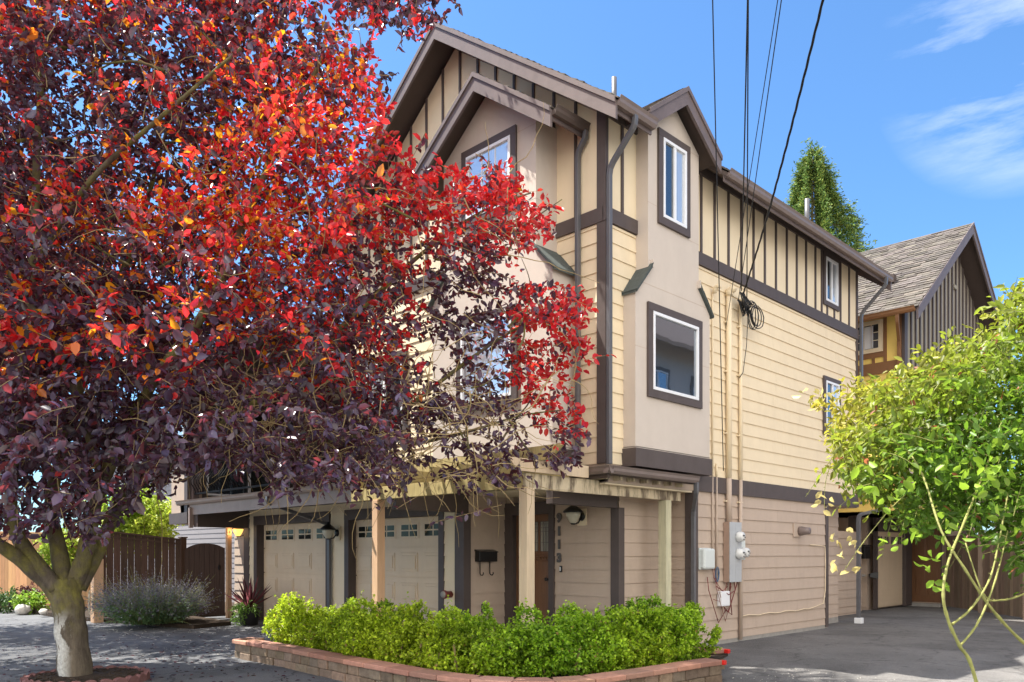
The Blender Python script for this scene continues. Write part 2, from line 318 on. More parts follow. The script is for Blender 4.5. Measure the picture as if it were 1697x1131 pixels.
    def blob(s, cen, r, seed=0, c=(1, 1, 1), nu=10, nv=7):
        rnd = random.Random(seed); i0 = len(s.v); cen = Vector(cen)
        for k in range(nv + 1):
            th = math.pi * k / nv
            for j in range(nu):
                ph = 2 * math.pi * j / nu; q = 1 + rnd.uniform(-.14, .14)
                s.v.append((cen.x + r[0] * q * math.sin(th) * math.cos(ph), cen.y + r[1] * q * math.sin(th) * math.sin(ph), cen.z + r[2] * q * math.cos(th)))
        for k in range(nv):
            for j in range(nu):
                a = i0 + k * nu + j; b = i0 + k * nu + (j + 1) % nu; s.f.append((a, a + nu, b + nu, b)); s.c.append(c)
    def build_each(s, name, m, parent=None, **k):
        par = list(range(len(s.v)))
        def find(a):
            while par[a] != a: par[a] = par[par[a]]; a = par[a]
            return a
        for f in s.f:
            for q in f[1:]: par[find(q)] = find(f[0])
        gr = {}
        for f, c in zip(s.f, s.c): gr.setdefault(find(f[0]), []).append((f, c))
        out = []
        for fs in gr.values():
            g = MB(); mp_ = {}
            for f, c in fs:
                nf = []
                for q in f:
                    if q not in mp_: mp_[q] = len(g.v); g.v.append(s.v[q])
                    nf.append(mp_[q])
                g.f.append(tuple(nf)); g.c.append(c)
            out.append(g.build(name, m, parent, **k))
        return out
    def build(s, name, m, parent=None, smooth=False, bevel=0, attr=None):
        me = bpy.data.meshes.new(name); me.from_pydata(s.v, [], s.f); me.update()
        o = bpy.data.objects.new(name, me); me.materials.append(MATS[m]); link(o, parent)
        if parent and parent.type == 'EMPTY' or parent:
            loc = Vector((0, 0, 0)); q = parent
            while q: loc += q.location; q = q.parent
            if loc.length > 0: me.transform(Matrix.Translation(-loc))
        if attr or (m in ('shingle', 'cedar', 'darkfence', 'greyfence', 'block', 'cap', 'plumleaf', 'greenleaf', 'needle')):
            ca = me.color_attributes.new('Col', 'FLOAT_COLOR', 'CORNER'); dat = []
            for p, c in zip(me.polygons, s.c): dat += [c[0], c[1], c[2], 1.0] * p.loop_total
            ca.data.foreach_set('color', dat)
        if smooth:
            for p in me.polygons: p.use_smooth = True
        if bevel:
            b = o.modifiers.new('bevel', 'BEVEL'); b.width = bevel; b.segments = 2; b.limit_method = 'ANGLE'
        return o

rng = random.Random(4); JR = random.Random(19)
def siding(mb, fr, u0, u1, z0, z1, holes=(), ex=.2032, t=.016, zb=0.0, n=0.0):
    k = math.floor((z0 - zb) / ex)
    z = zb + k * ex
    while z < z1 - 1e-4:
        a, b = max(z, z0), min(z + ex, z1); cuts = sorted({a, b} | {h for q in holes for h in (q[2], q[3]) if a < h < b})
        for lo, hi in zip(cuts[:-1], cuts[1:]):
            if hi - lo < 1e-4: continue
            iv = [(u0, u1)]
            for q in holes:
                if q[2] < hi - 1e-5 and q[3] > lo + 1e-5:
                    nv = []
                    for s0, s1 in iv:
                        if q[1] <= s0 or q[0] >= s1: nv.append((s0, s1)); continue
                        if q[0] > s0: nv.append((s0, q[0]))
                        if q[1] < s1: nv.append((q[1], s1))
                    iv = nv
            e0 = t * (1 - (lo - z) / ex) + .002; e1 = t * (1 - (hi - z) / ex) + .002
            iv2 = []
            for s0, s1 in iv:
                j = s0 + JR.uniform(.6, 3.6)
                while j < s1 - .3: iv2.append((s0, j - .0015)); s0 = j + .0015; j += JR.uniform(2.4, 3.7)
                iv2.append((s0, s1))
            for s0, s1 in iv2:
                mb.hexa([fr.p(s0, lo, n + e0), fr.p(s1, lo, n + e0), fr.p(s1, lo, n - .01), fr.p(s0, lo, n - .01),
                         fr.p(s0, hi, n + e1), fr.p(s1, hi, n + e1), fr.p(s1, hi, n - .01), fr.p(s0, hi, n - .01)])
        z += ex

def window(parent, fr, u0, u1, z0, z1, n=0, tw=.1, panes=2, kind=('darkglass', 'brightglass'), muntin=None, trimmat='trim', frmat='vinyl', botw=None):
    """outer trim rectangle; returns the window frame object with pane and trim children"""
    bw = botw or tw
    a0, a1, b0, b1 = u0 + tw, u1 - tw, z0 + bw, z1 - tw
    f = MB(); fw = .045
    f.fbox(fr, a0, a1, b0, b0 + fw, n + .003, n + .045); f.fbox(fr, a0, a1, b1 - fw, b1, n + .003, n + .045)
    f.fbox(fr, a0, a0 + fw, b0 + fw, b1 - fw, n + .003, n + .045); f.fbox(fr, a1 - fw, a1, b0 + fw, b1 - fw, n + .003, n + .045)
    if panes == 2:
        mid = (a0 + a1) / 2; f.fbox(fr, mid - .028, mid + .028, b0 + fw, b1 - fw, n + .003, n + .040)
    o = f.build('window', frmat, parent, bevel=.004)
    t = MB(); t.fbox(fr, u0, u1, b1, z1, n + .001, n + .038); t.fbox(fr, u0, u1, z0, b0, n + .001, n + .038)
    t.fbox(fr, u0, a0, b0, b1, n + .001, n + .036); t.fbox(fr, a1, u1, b0, b1, n + .001, n + .036)
    t.build('trim', trimmat, o, bevel=.003)
    spans = [(a0 + fw, a1 - fw)] if panes == 1 else [(a0 + fw, (a0 + a1) / 2 - .028), ((a0 + a1) / 2 + .028, a1 - fw)]
    for k, (s0, s1) in enumerate(spans):
        g = MB(); g.fbox(fr, s0, s1, b0 + fw, b1 - fw, n + .004, n + .014); g.build('pane', kind[k % len(kind)], o)
    if muntin:
        m = MB(); nu, nzz = muntin
        for s0, s1 in spans:
            for k in range(1, nu): u = s0 + (s1 - s0) * k / nu; m.fbox(fr, u - .008, u + .008, b0 + fw, b1 - fw, n + .015, n + .021)
            for k in range(1, nzz): z = b0 + fw + (b1 - b0 - 2 * fw) * k / nzz; m.fbox(fr, s0, s1, z - .008, z + .008, n + .0145, n + .0205)
        m.build('muntin', frmat, o)
    return o

def shingles(mb, e0, e1, r0, r1, row=.14, tab=.24, th=.014, seed=1, lo=.6, hi=1.25):
    """eave edge e0->e1, ridge edge r0->r1"""
    rd = random.Random(seed); e0, e1, r0, r1 = map(Vector, (e0, e1, r0, r1)); up = r0 - e0; L = up.length; nr = max(1, int(L / row))
    nrm = (e1 - e0).cross(up).normalized()
    if nrm.z < 0: nrm = -nrm
    for i in range(nr):
        a, b = i / nr, min(1, (i + 1.25) / nr); A0 = e0.lerp(r0, a); A1 = e1.lerp(r1, a); B0 = e0.lerp(r0, b); B1 = e1.lerp(r1, b); W = (A1 - A0).length; x = -rd.random() * tab
        while x < W:
            w = tab * rd.uniform(.6, 1.35); s0, s1 = max(0, x) / W, min(W, x + w - .006) / W
            if s1 - s0 > .002:
                k = rd.uniform(lo, hi); q = th * rd.uniform(.6, 1.9); dz = rd.uniform(-.018, .012) / L
                P = [A0.lerp(A1, s0), A0.lerp(A1, s1), B0.lerp(B1, s1), B0.lerp(B1, s0)]
                if i: P[0] = P[0] + up * dz; P[1] = P[1] + up * dz
                mb.hexa([P[0] , P[1], P[2] , P[3], P[0] + nrm * (q + .006), P[1] + nrm * (q + .006), P[2] + nrm * .006, P[3] + nrm * .006], (k, k * rd.uniform(.95, 1.02), k * rd.uniform(.9, 1.02)))
            x += w

def slab(mb, a, b, c, d, t):     # sloped board: quad a,b,c,d on top, thickness straight down
    a, b, c, d = map(Vector, (a, b, c, d)); dz = Vector((0, 0, -t))
    mb.hexa([a + dz, b + dz, c + dz, d + dz, a, b, c, d])

# ------------------------------------------------------------------ ground
def plane_grid(name, pts, m, label=None):
    g = MB(); g.quad(*pts); o = g.build(name, m); o['kind'] = 'structure'; return o
plane_grid('ground', [(-600, -600, -.03), (600, -600, -.03), (600, 600, -.03), (-600, 600, -.03)], 'dirt')
plane_grid('street', [(-60, -40, 0), (1.2, -40, 0), (1.2, -2.0, 0), (-.5, .5, 0), (-12, .5, 0), (-12, -2.9, 0), (-60, -4, 0)], 'asphalt')
plane_grid('driveway', [(1.2, -40, .003), (40, -40, .003), (40, 30, .003), (-3, 30, .003), (-3, 2, .003), (-.6, 2, .003), (-.6, -2.0, .003), (1.2, -2.0, .003)], 'driveway')
# worn seam line in the asphalt
g = MB()
for k in range(26):
    a = k / 25; x = -9.4 + 5.6 * a; y = -3.1 - .25 * a + rng.uniform(-.03, .03); g.box(x, x + rng.uniform(.05, .2), y, y + rng.uniform(.008, .02), -.01, .005)
o = g.build('ground_seam', 'concrete'); o['kind'] = 'structure'
bed = MB(); bed.prism([(-40, -2.2, -.02), (-17, -2.9, -.02), (-13, -2.9, -.02), (-11.0, -2.5, -.02), (-8.6, -1.9, -.02), (-8.9, -1.0, -.02), (-11.3, -.9, -.02), (-11.6, 2, -.02), (-40, 2, -.02)], (0, 0, .10))
o = bed.build('planting_bed', 'soil'); o['kind'] = 'structure'

# ------------------------------------------------------------------ main townhouse
H = empty('townhouse', 'three-storey cream and taupe townhouse with dark half-timber trim and two garage doors', 'house', (0, 0, 0))
RX, RZ, SL = -3.07, 9.87, .735             # ridge x, ridge top height, pitch
def roofz(x): return RZ - SL * abs(x - RX)
YB = 8.45; XL = -6.14
core = MB(); zt = roofz(0) - .22
core.prism([(XL, 0, 2.42), (0, 0, 2.42), (0, 0, zt), (RX, 0, RZ - .22), (XL, 0, zt)], (0, YB, 0))
core.box(-10.06, -2.862, 0.25, YB, 0, 2.42); core.box(-2.862, -2.68, .95, YB, 0, 2.42); core.box(-2.68, -1.83, 1.1, YB, 0, 2.42); core.box(-1.83, -.5, .95, YB, 0, 2.42); core.box(-.5, 0, 2.18, 7.0, 0, 2.42)
core.box(-.5, -.4, 7.0, YB, 0, 2.42)
core.build('wall_core', 'taupe', H)
# siding of every wall
sd = MB()
fmw = [(-2.55, -1.15, 3.55, 5.05)]
siding(sd, FRONT(0), XL, -.115, 2.68, 5.95, [(-3.1, -.55, 2.68, 5.36), (-2.8, -.88, 5.36, 5.95)])
sd.build('upper_siding', 'cream', H); sd = MB()
siding(sd, SIDE(0), .03, YB - .08, 2.68, 5.93, [(.386, 2.29, 2.4, 5.04), (.70, 1.96, 5.04, 5.95), (6.85, 7.45, 3.88, 4.85)])
sd.build('upper_siding', 'cream', H)
sd = MB()
siding(sd, SIDE(0), 2.18, 6.9, .07, 2.42, [], n=0)
sd.build('lower_siding', 'taupe', H); sd = MB(); siding(sd, SIDE(-.4), 7.0, YB, .12, 2.42, [(7.2, 7.5, 1.1, 2.3)])
sd.build('lower_siding', 'taupe', H); sd = MB(); siding(sd, SIDE(-.5), .95, 2.18, .05, 2.42)
sd.build('lower_siding', 'taupe', H); sd = MB(); siding(sd, FRONT(2.18), -.5, -.13, .05, 2.42)
sd.build('lower_siding', 'taupe', H); sd = MB(); siding(sd, FRONT(.95), -1.76, -.62, .05, 2.42)
sd.build('lower_siding', 'taupe', H); sd = MB(); siding(sd, SIDE(-2.862), .1, .93, .05, 2.42)
sd.build('lower_siding', 'taupe', H)
sd = MB()
G2 = (-6.115, -3.477, 2.10); G1 = (-9.70, -6.91, 2.10)
sd2 = MB()
siding(sd2, FRONT(.0), -6.74, -6.27, 0.02, 2.42); siding(sd2, FRONT(.0), -3.34, -3.05, .02, 2.42)
siding(sd2, FRONT(.0), -10.06, -3.34, 2.29, 2.42, ex=.4); siding(sd2, FRONT(0), -10.06, -9.84, .02, 2.29)
sd2.box(-6.72, -6.28, .0, .25, 0, 2.42); sd2.box(-3.33, -2.88, .0, .25, 0, 2.42); sd2.box(-10.04, -9.72, 0, .25, 0, 2.42); sd2.box(-10.0, -3.35, .0, .25, 2.3, 2.41)
sd2.build('garage_wall', 'creampanel', H)
# foundation strip
fd = MB(); fd.box(-.45, .006, 2.25, 6.98, -.02, .072); fd.box(-.5, -.39, 7.0, YB, -.02, .12); fd.build('foundation', 'concrete', H)
# upper half timbered panels
pn = MB()
pn.prism([(XL, -.012, 6.05), (0.0, -.012, 6.05), (0.0, -.012, zt - .03), (RX, -.012, RZ - .25), (XL, -.012, zt - .03)], (0, .02, 0))
pn.box(-.01, .012, -.012, YB, 6.05, 7.42); pn.build('panel', 'creampanel', H)
tb = MB()
for x in (-.502, -.91, -1.313, -1.709, -2.11, -2.513, -2.934, -3.358, -3.785, -4.203, -4.62, -5.03, -5.44, -5.84):
    tb.box(x - .022, x + .022, -.034, -.008, 6.13, roofz(x) - .24)
for y in (.347, 2.365, 2.76, 3.19, 3.604, 4.017, 4.415, 4.824, 5.239, 5.635, 6.022, 6.422, 6.70, 7.58, 8.0):
    tb.box(.008, .034, y - .024, y + .024, 6.13, 7.36)
for y in (6.95, 7.28): tb.box(.008, .034, y - .022, y + .022, 6.13, 6.34)
tb.build_each('batten', 'trim', H)
bd = MB()
for q in ((XL, -2.83), (-.86, -.0)): bd.box(q[0], q[1], -.045, -.004, 5.94, 6.135)
bd.box(-.01, .045, -.045, .68, 5.94, 6.135); bd.box(.004, .045, 1.98, YB, 5.94, 6.135)
bd.box(.002, .04, 2.18, YB, 2.43, 2.68); bd.box(.002, .042, 0, .68, 7.35, 7.60); bd.box(.002, .042, 1.98, YB, 7.35, 7.60)
bd.box(-.5, .038, 0, .02, 2.43, 2.6)
bd.build_each('band', 'trim', H)
cb = MB()
cb.box(-.12, .0, -.036, 0, 2.68, 7.5); cb.box(-.036, .034, -.0365, .03, 2.68, 7.4)
cb.box(.0, .03, YB - .09, YB, 2.6, 7.4)
cb.box(-.13, .0, 2.14, 2.18, 0, 2.43); cb.box(-.02, .034, 2.141, 2.26, 0, 2.43)
cb.box(.0, .03, 6.88, 7.0, .03, 2.43)
cb.box(-.62, -.5, .91, .95, 0, 2.14); cb.box(-.52, -.466, .911, 1.05, 0, 2.14)
cb.box(-3.05, -2.862, -.036, .0, 0, 2.12); cb.box(-2.9, -2.828, -.0365, .12, 0, 2.12)
cb.box(-10.3, -10.06, -.03, .0, 0, 2.42)
cb.build_each('corner_board', 'trim', H, bevel=.004)
# bargeboards, soffits, roof slabs
def gable_roof(parent, axis, c, peak, slope, half, f0, f1, th=.17, bd=.2, seed=1, tile='shingle', cut=None):
    """axis 'y': ridge runs along Y at x=c ; axis 'x': ridge runs along X at y=c. f0..f1 = extent along ridge; f0 is the seen gable end"""
    def P(s, f, z): return Vector((c + s, f, z)) if axis == 'y' else Vector((f, c + s, z))
    zl = peak - slope * half; dirf = 1 if f1 > f0 else -1
    sh = MB(); un = MB()
    for sg in (-1, 1):
        segs = [(f0 + .045 * dirf, f1 - .045 * dirf, half)]
        if cut and sg == 1: segs = [(f0 + .045, cut[0], half), (cut[0], cut[1], cut[2]), (cut[1], f1 - .045, half)]
        for i_, (g0, g1, hf) in enumerate(segs):
            zz = peak - slope * hf
            slab(un, P(sg * hf, g0, zz - .03), P(sg * hf, g1, zz - .03), P(0, g1, peak - .03), P(0, g0, peak - .03), .07)
            shingles(sh, P(sg * hf * 1.01, g0 - (.05 * dirf if i_ == 0 else 0), zz - .028), P(sg * hf * 1.01, g1, zz - .028), P(0, g0 - (.05 * dirf if i_ == 0 else 0), peak - .02), P(0, g1, peak - .02), seed=seed + sg + 7 * i_)
    rf = sh.build('roof', tile, parent)
    un.build('roof_deck', 'soffit', rf)
    for f in ((f0, f1) if abs(f1 - f0) > 3 else (f0,)):
        d = .04 * dirf * (1 if f == f0 else -1)
        for sg in (-1, 1):
            bg_ = MB()
            bg_.prism([P(sg * half, f, zl - .03), P(0, f, peak - .03), P(0, f, peak - .03 - bd * 1.22), P(sg * half, f, zl - .03 - bd * 1.22)], (P(0, f + d, 0) - P(0, f, 0)))
            bg_.prism([P(sg * half, f - d * .5, zl - .0), P(0, f - d * .5, peak - .0), P(0, f - d * .5, peak - .07), P(sg * half, f - d * .5, zl - .07)], (P(0, f, 0) - P(0, f - d * .5, 0)))
            bg_.build('bargeboard', 'barge', rf)
    return rf
HW = 3.07 + .52
gable_roof(H, 'y', RX, RZ, SL, HW, -.45, YB + .5, seed=3, cut=(.40, 2.27, 3.10))
# side gutters (K profile)
def gutter(parent, p0, p1, out, w=.115, h=.115, m='gutter', name='gutter'):
    p0 = Vector(p0); p1 = Vector(p1); out = Vector(out); z = Vector((0, 0, 1)); g = MB()
    prof = [(0, 0), (w * .55, 0), (w * .78, h * .35), (w * .82, h * .7), (w, h), (w * .9, h), (w * .7, h * .6), (.006, h * .5), (0, h)]
    pts = [p0 + out * a + z * (b - h) for a, b in prof]; g.prism(pts, p1 - p0); return g.build(name, m, parent)
ez = roofz(.47) - .02
gutter(H, (.475, -.42, ez), (.475, .40, ez), (1, 0, 0)); gutter(H, (.475, 2.29, ez), (.475, YB + .45, ez), (1, 0, 0))
gutter(H, (XL - .5, YB + .45, ez), (XL - .5, -.42, ez), (-1, 0, 0))
fa = MB(); fa.box(.45, .472, -.4, .4, ez - .17, ez - .01); fa.box(.45, .472, 2.28, YB + .45, ez - .17, ez - .01); fa.build('fascia', 'barge', H)

# downspouts
def dsp(pts, parent=H, w=.07, m='downspout', bend=True):
    g = MB(); pts = [Vector(p) for p in pts]; q = [pts[0]]
    for a, b, c in zip(pts, pts[1:], pts[2:]):
        da = (a - b); dc = (c - b); L = min(.09, da.length * .45, dc.length * .45)
        for t in (1, .5, 0): 
            u = 1 - t; P0 = b + da.normalized() * L; P2 = b + dc.normalized() * L
            q.append(P0 * (t * t) + b * (2 * t * u) + P2 * (u * u))
    q.append(pts[-1]); g.rtube(q, w, w * .8, side=(.7071, -.7071, 0) if False else (0, 1, 0) if abs(pts[0].x - pts[-1].x) > abs(pts[0].y - pts[-1].y) else (1, 0, 0))
    return g.build('downspout', m, parent, bevel=.006)
dsp([(.53, -.05, ez - .10), (.53, -.05, ez - .22), (.075, -.005, ez - .62), (.075, -.005, 2.66)])
dsp([(.56, YB + .1, ez - .1), (.56, YB + .1, ez - .25), (.07, YB + .06, ez - .75), (.07, YB + .06, 2.5)])

# front bay
FB = -.45
b = MB()
b.box(-2.83, -.86, FB, 0, 5.74, 7.5); b.prism([(-2.83, FB, 7.5), (-.86, FB, 7.5), (-1.845, FB, 8.22)], (0, .45, 0))
b.prism([(-3.1, FB, 2.92), (-.55, FB, 2.92), (-.55, FB, 5.36), (-.86, FB, 5.74), (-2.83, FB, 5.74), (-3.1, FB, 5.36)], (0, .45, 0))
b.box(-3.1, -.55, FB, -.01, 2.66, 2.93)
front_bay = b.build('bay_window', 'baywall', H)
t = MB(); t.box(-3.13, -.52, FB - .03, -.005, 2.65, 2.90); t.build('base_trim', 'trim', front_bay)
t = MB()
for z in (7.42, 5.74, 4.1): t.box(-2.83 if z > 5 else -3.1, -.86 if z > 5 else -.55, FB - .0015, FB + .01, z, z + .006)
t.box(-2.83, -.858, FB, -.01, 6.38, 6.386); t.build('joint', 'taupe', front_bay)
for sg in (-1, 1):
    t = MB(); cx = -1.84; a0, a1 = cx + sg * .93, cx + sg * 1.36
    t.prism([(a0, FB - .05, 5.80), (a1, FB - .05, 5.33), (a1, FB - .05, 5.30), (a0, FB - .05, 5.75)], (0, .5, 0))
    for k in range(1, 4):
        q = k / 4; x = a0 + (a1 - a0) * q; z = 5.80 - .47 * q; t.prism([(x, FB - .055, z + .014), (x + sg * .11, FB - .055, z - .106), (x + sg * .11, FB - .055, z - .125), (x, FB - .055, z - .01)], (0, .5, 0))
    t.build('shoulder_roof', 'shinglegreen', front_bay)
br = gable_roof(H, 'y', -1.82, 8.41, .72, 1.5, -.75, -.03, seed=9)
bz = 8.41 - .72 * 1.5
gutter(H, (-.33, -.72, bz + .0), (-.33, -.04, bz + .0), (1, 0, 0), m='soffit')
fa = MB(); fa.box(-.36, -.332, -.72, -.04, bz - .16, bz - .02); fa.build('fascia', 'barge', H)
dsp([(-.27, -.09, bz - .1), (-.27, -.09, bz - .2), (-.42, -.075, bz - .34), (-.42, -.075, 2.66)])
window(H, FRONT(FB), -2.38, -1.22, 6.36, 7.53, 0, .11, 1, ('brightglass',), muntin=(3, 3))
window(H, FRONT(FB), -2.5, -1.2, 3.6, 5.0, 0, .11, 1, ('brightglass',))
window(H, FRONT(0), -5.6, -4.3, 3.6, 5.0, .016, .11, 2, ('brightglass', 'darkglass'))

# side bay
SB = .216
b = MB(); b.box(0, SB, .68, 1.98, 5.44, 7.45); b.prism([(SB, .68, 7.45), (SB, 1.98, 7.45), (SB, 1.33, 7.93)], (-SB, 0, 0))
b.prism([(SB, .386, 2.92), (SB, 2.29, 2.92), (SB, 2.29, 5.10), (SB, 1.985, 5.44), (SB, .68, 5.44), (SB, .386, 5.05)], (-SB, 0, 0))
b.box(0, SB, .386, 2.29, 2.68, 2.93); side_bay = b.build('bay_window', 'baywall', H)
t = MB(); t.box(-.0, SB + .03, .356, 2.32, 2.655, 2.905); t.build('base_trim', 'trim', side_bay)
t = MB(); 
for z, a, c in ((7.42, .68, 1.98), (6.35, .68, .9), (6.1, 1.7, 1.98), (5.2, .5, 2.18), (4.3, .386, .645), (4.3, 2.03, 2.29)): t.box(SB - .01, SB + .0015, a, c, z, z + .006)
t.build('joint', 'taupe', side_bay)
for a0, a1, z0, z1 in ((.735, .355, 5.50, 5.05), (1.95, 2.33, 5.50, 5.10)):
    sg = 1 if a1 > a0 else -1; t = MB()
    t.prism([(-.0, a0, z0), (-.0, a1, z1), (-.0, a1, z1 - .035), (-.0, a0, z0 - .05)], (SB + .05, 0, 0))
    for k in range(0, 4):
        q = k / 4; y = a0 + (a1 - a0) * q; z = z0 + (z1 - z0) * q; t.prism([(0, y, z + .014), (0, y + sg * .095, z - .10), (0, y + sg * .095, z - .12), (0, y, z - .01)], (SB + .056, 0, 0))
    t.build('shoulder_roof', 'shinglegreen', side_bay)
t = MB()
for y, z in ((.735, 5.5), (1.95, 5.5)): t.box(SB - .02, SB + .055, y - .012, y + .012, z - .06, z + .05)
t.build_each('flashing', 'baywall', side_bay)
gable_roof(H, 'x', 1.33, 8.13, .72, .93, .44, -1.0, seed=15, bd=.19)
window(H, SIDE(SB), .898, 1.702, 6.12, 7.46, 0, .105, 2, ('darkglass', 'brightglass'))
window(H, SIDE(SB), .645, 2.033, 3.64, 4.955, 0, .11, 1, ('glass',))
window(H, SIDE(0), 6.757, 7.486, 6.32, 7.35, .012, .085, 2, ('darkglass', 'brightglass'))
window(H, SIDE(0), 6.757, 7.54, 3.78, 4.93, .016, .085, 2, ('darkglass', 'brightglass'))
window(H, SIDE(-.4), 7.12, 7.56, 1.1, 2.3, .012, .07, 1, ('brightglass',))

# garages
def garage(u0, u1, top):
    fr = FRONT(.17); dr = MB()
    dr.box(u0 - .02, u1 + .02, .17, .22, 0, top + .02)
    n = 4; rows = 4; hh = top / rows
    for r in range(rows):
        dr.fbox(fr, u0, u1, r * hh + .009, (r + 1) * hh - .009, 0, .022)
    door = dr.build('garage_door', 'garage', H)
    em = MB(); w = (u1 - u0) / n
    for r in range(rows - 1):
        for c in range(n):
            a0, a1 = u0 + c * w + w * .14, u0 + (c + 1) * w - w * .14; z0, z1 = r * hh + .10, (r + 1) * hh - .10
            em.fbox(fr, a0, a1, z0, z1, .0225, .036); em.fbox(fr, a0 + .045, a1 - .045, z0 + .045, z1 - .045, .0365, .048)
    em.build('raised_panel', 'garage', door, bevel=.006)
    lt = MB(); mt = MB(); z0, z1 = top - hh + .18, top - .12
    for c in range(n):
        a0, a1 = u0 + c * w + w * .14, u0 + (c + 1) * w - w * .14
        mt.fbox(fr, a0 - .03, a1 + .03, z0 - .03, z1 + .03, .0225, .030)
        for i in range(2):
            for j in range(2):
                x0 = a0 + (a1 - a0) * i / 2 + .015; x1 = a0 + (a1 - a0) * (i + 1) / 2 - .015; y0 = z0 + (z1 - z0) * j / 2 + .012; y1 = z0 + (z1 - z0) * (j + 1) / 2 - .012
                lt.fbox(fr, x0, x1, y0, y1, .0305, .033)
    mt.build('light_frame', 'garage', door); lt.build('pane', 'garageglass', door)
    tr = MB(); tr.box(u0 - .14, u0, -.026, .20, 0, top); tr.box(u1, u1 + .14, -.026, .20, 0, top); tr.box(u0 - .14, u1 + .14, -.03, .20, top, 2.29)
    tr.build('trim', 'trim', door, bevel=.004)
garage(*G1); garage(*G2)
# ceiling of the alcove, beams carrying the overhang
bm = MB(); bm.box(-.62, -.5, -.5, .93, 2.135, 2.42); bm.box(-2.99, -2.862, -1.34, .93, 2.12, 2.42); bm.build_each('beam', 'trim', H, bevel=.004)
so_ = MB(); so_.box(-2.86, .0, .0, 2.3, 2.40, 2.425); so_.build('porch_ceiling', 'creampanel', H)
# entry door
dr = MB(); dr.box(-2.68, -1.83, 1.0, 1.05, .08, 2.12)
ed = dr.build('entry_door', 'doorwood', H)
t = MB(); t.box(-2.86, -2.67, .90, 1.04, 0, 2.3); t.box(-1.86, -1.75, .90, 1.04, 0, 2.3); t.box(-2.67, -1.86, .90, 1.0, 2.1, 2.3); t.box(-2.67, -1.86, .9, 1.04, 0, .08)
t.build('door_trim', 'trim', ed)
t = MB(); 
for a, c_ in ((-2.58, -2.40), (-2.34, -2.17), (-2.11, -1.93)): t.box(a, c_, .992, .999, 1.50, 1.98)
t.build('pane', 'doorglass', ed)
t = MB()
for a, c_ in ((-2.58, -2.40), (-2.34, -2.17), (-2.11, -1.93)):
    m_ = (a + c_) / 2
    for x in (a, m_ - .03, m_ + .03, c_): t.box(x - .003, x + .003, .986, .992, 1.5, 1.98)
    for z in (1.5, 1.64, 1.82, 1.88, 1.94, 1.98): t.box(a, c_, .9865, .9915, z - .003, z + .003)
t.build('leading', 'number', ed)
t = MB()
for a, c_ in ((-2.60, -2.30), (-2.22, -1.92)): t.box(a, c_, .988, 1.0, .25, 1.35)
t.box(-2.64, -1.88, .975, 1.0, 1.41, 1.45)
for k in range(12): t.box(-2.62 + k * .061, -2.60 + k * .061, .975, 1.0, 1.375, 1.41)
t.build('raised_panel', 'doorwood', ed, bevel=.006)
t = MB(); t.lathe((-1.93, .99, 1.05), [(.02, 0), (.02, .03), (.012, .04), (.03, .06), (.028, .08)], 12, (0, -1, 0)); t.build('handle', 'black', ed, smooth=True)
# skirt roof over the porch
sk = MB(); sk.prism([(-2.86, -.2, 2.60), (.2, -.2, 2.60), (.2, 1.9, 2.60), (.0, 1.9, 2.64), (.0, 0, 2.64), (-2.86, 0, 2.64)], (0, 0, -.04))
sk.box(-2.86, .19, -.19, -.14, 2.46, 2.56); sk.box(0.14, .19, -.14, 1.9, 2.50, 2.56); sk.build('skirt_roof', 'soffit', H)
gutter(H, (-2.9, -.2, 2.61), (.30, -.2, 2.61), (0, -1, 0), w=.1, h=.10); gutter(H, (.2, -.29, 2.612), (.2, 1.9, 2.612), (1, 0, 0), w=.1, h=.10)
dsp([(.25, 1.86, 2.52), (.25, 1.86, 2.36), (.05, 2.1, 2.12), (.05, 2.1, .08)], w=.065)
dsp([(.42, YB + .5, 2.5), (.42, YB + .5, 2.42), (.02, YB + .04, 2.28), (.02, YB + .04, .12)], w=.075)
st = MB(); st.box(-.05, .1, YB - .02, YB + .12, 0, .12); st.build('splash_block', 'vinyl', H, bevel=.01)

# conduits
cn = MB(); cn2 = MB()
for y, r, z0, zt_ in ((2.68, .014, 1.2, 5.60), (2.80, .016, 1.0, 2.9), (3.13, .045, 1.95, 5.68), (3.53, .032, .04, 5.60)):
    off = .02 + r
    if zt_ > 2.7: cn.tube([(off, y, 2.68), (off, y, zt_)], r, 10)
    cn2.tube([(off, y, z0), (off, y, 2.679)], r, 10)
cn.build_each('conduit', 'cream', H, smooth=True); cn2.build_each('conduit', 'taupe', H, smooth=True)
hd = MB()
for y, r, z in ((3.13, .07, 5.68), (3.53, .05, 5.60), (2.68, .04, 5.62)):
    hd.tube([(.07, y, z - .04), (.08, y, z + .03), (.13, y, z + .06), (.17, y, z + .02)], [r * .9, r, r * .9, r * .6], 10)
hd.build_each('weatherhead', 'cream', H, smooth=True)
cl = MB()
for y, r in ((3.13, .05), (3.53, .036)):
    for z in (1.0, 2.3, 3.4, 4.4, 5.2): 
        if y == 3.13 and z < 2: continue
        cl.box(.016, .06, y - r - .03, y + r + .03, z, z + .02)
cl.build_each('pipe_clamp', 'cream', H)
# roof vents
vp = MB(); vp.tube([(-.66, 1.05, 8.0), (-.66, 1.05, 8.6)], .04, 10); vp.tube([(-.4, 6.98, 7.8), (-.4, 6.98, 8.56)], .05, 10); vp.build_each('vent_pipe', 'downspout', H, smooth=True)

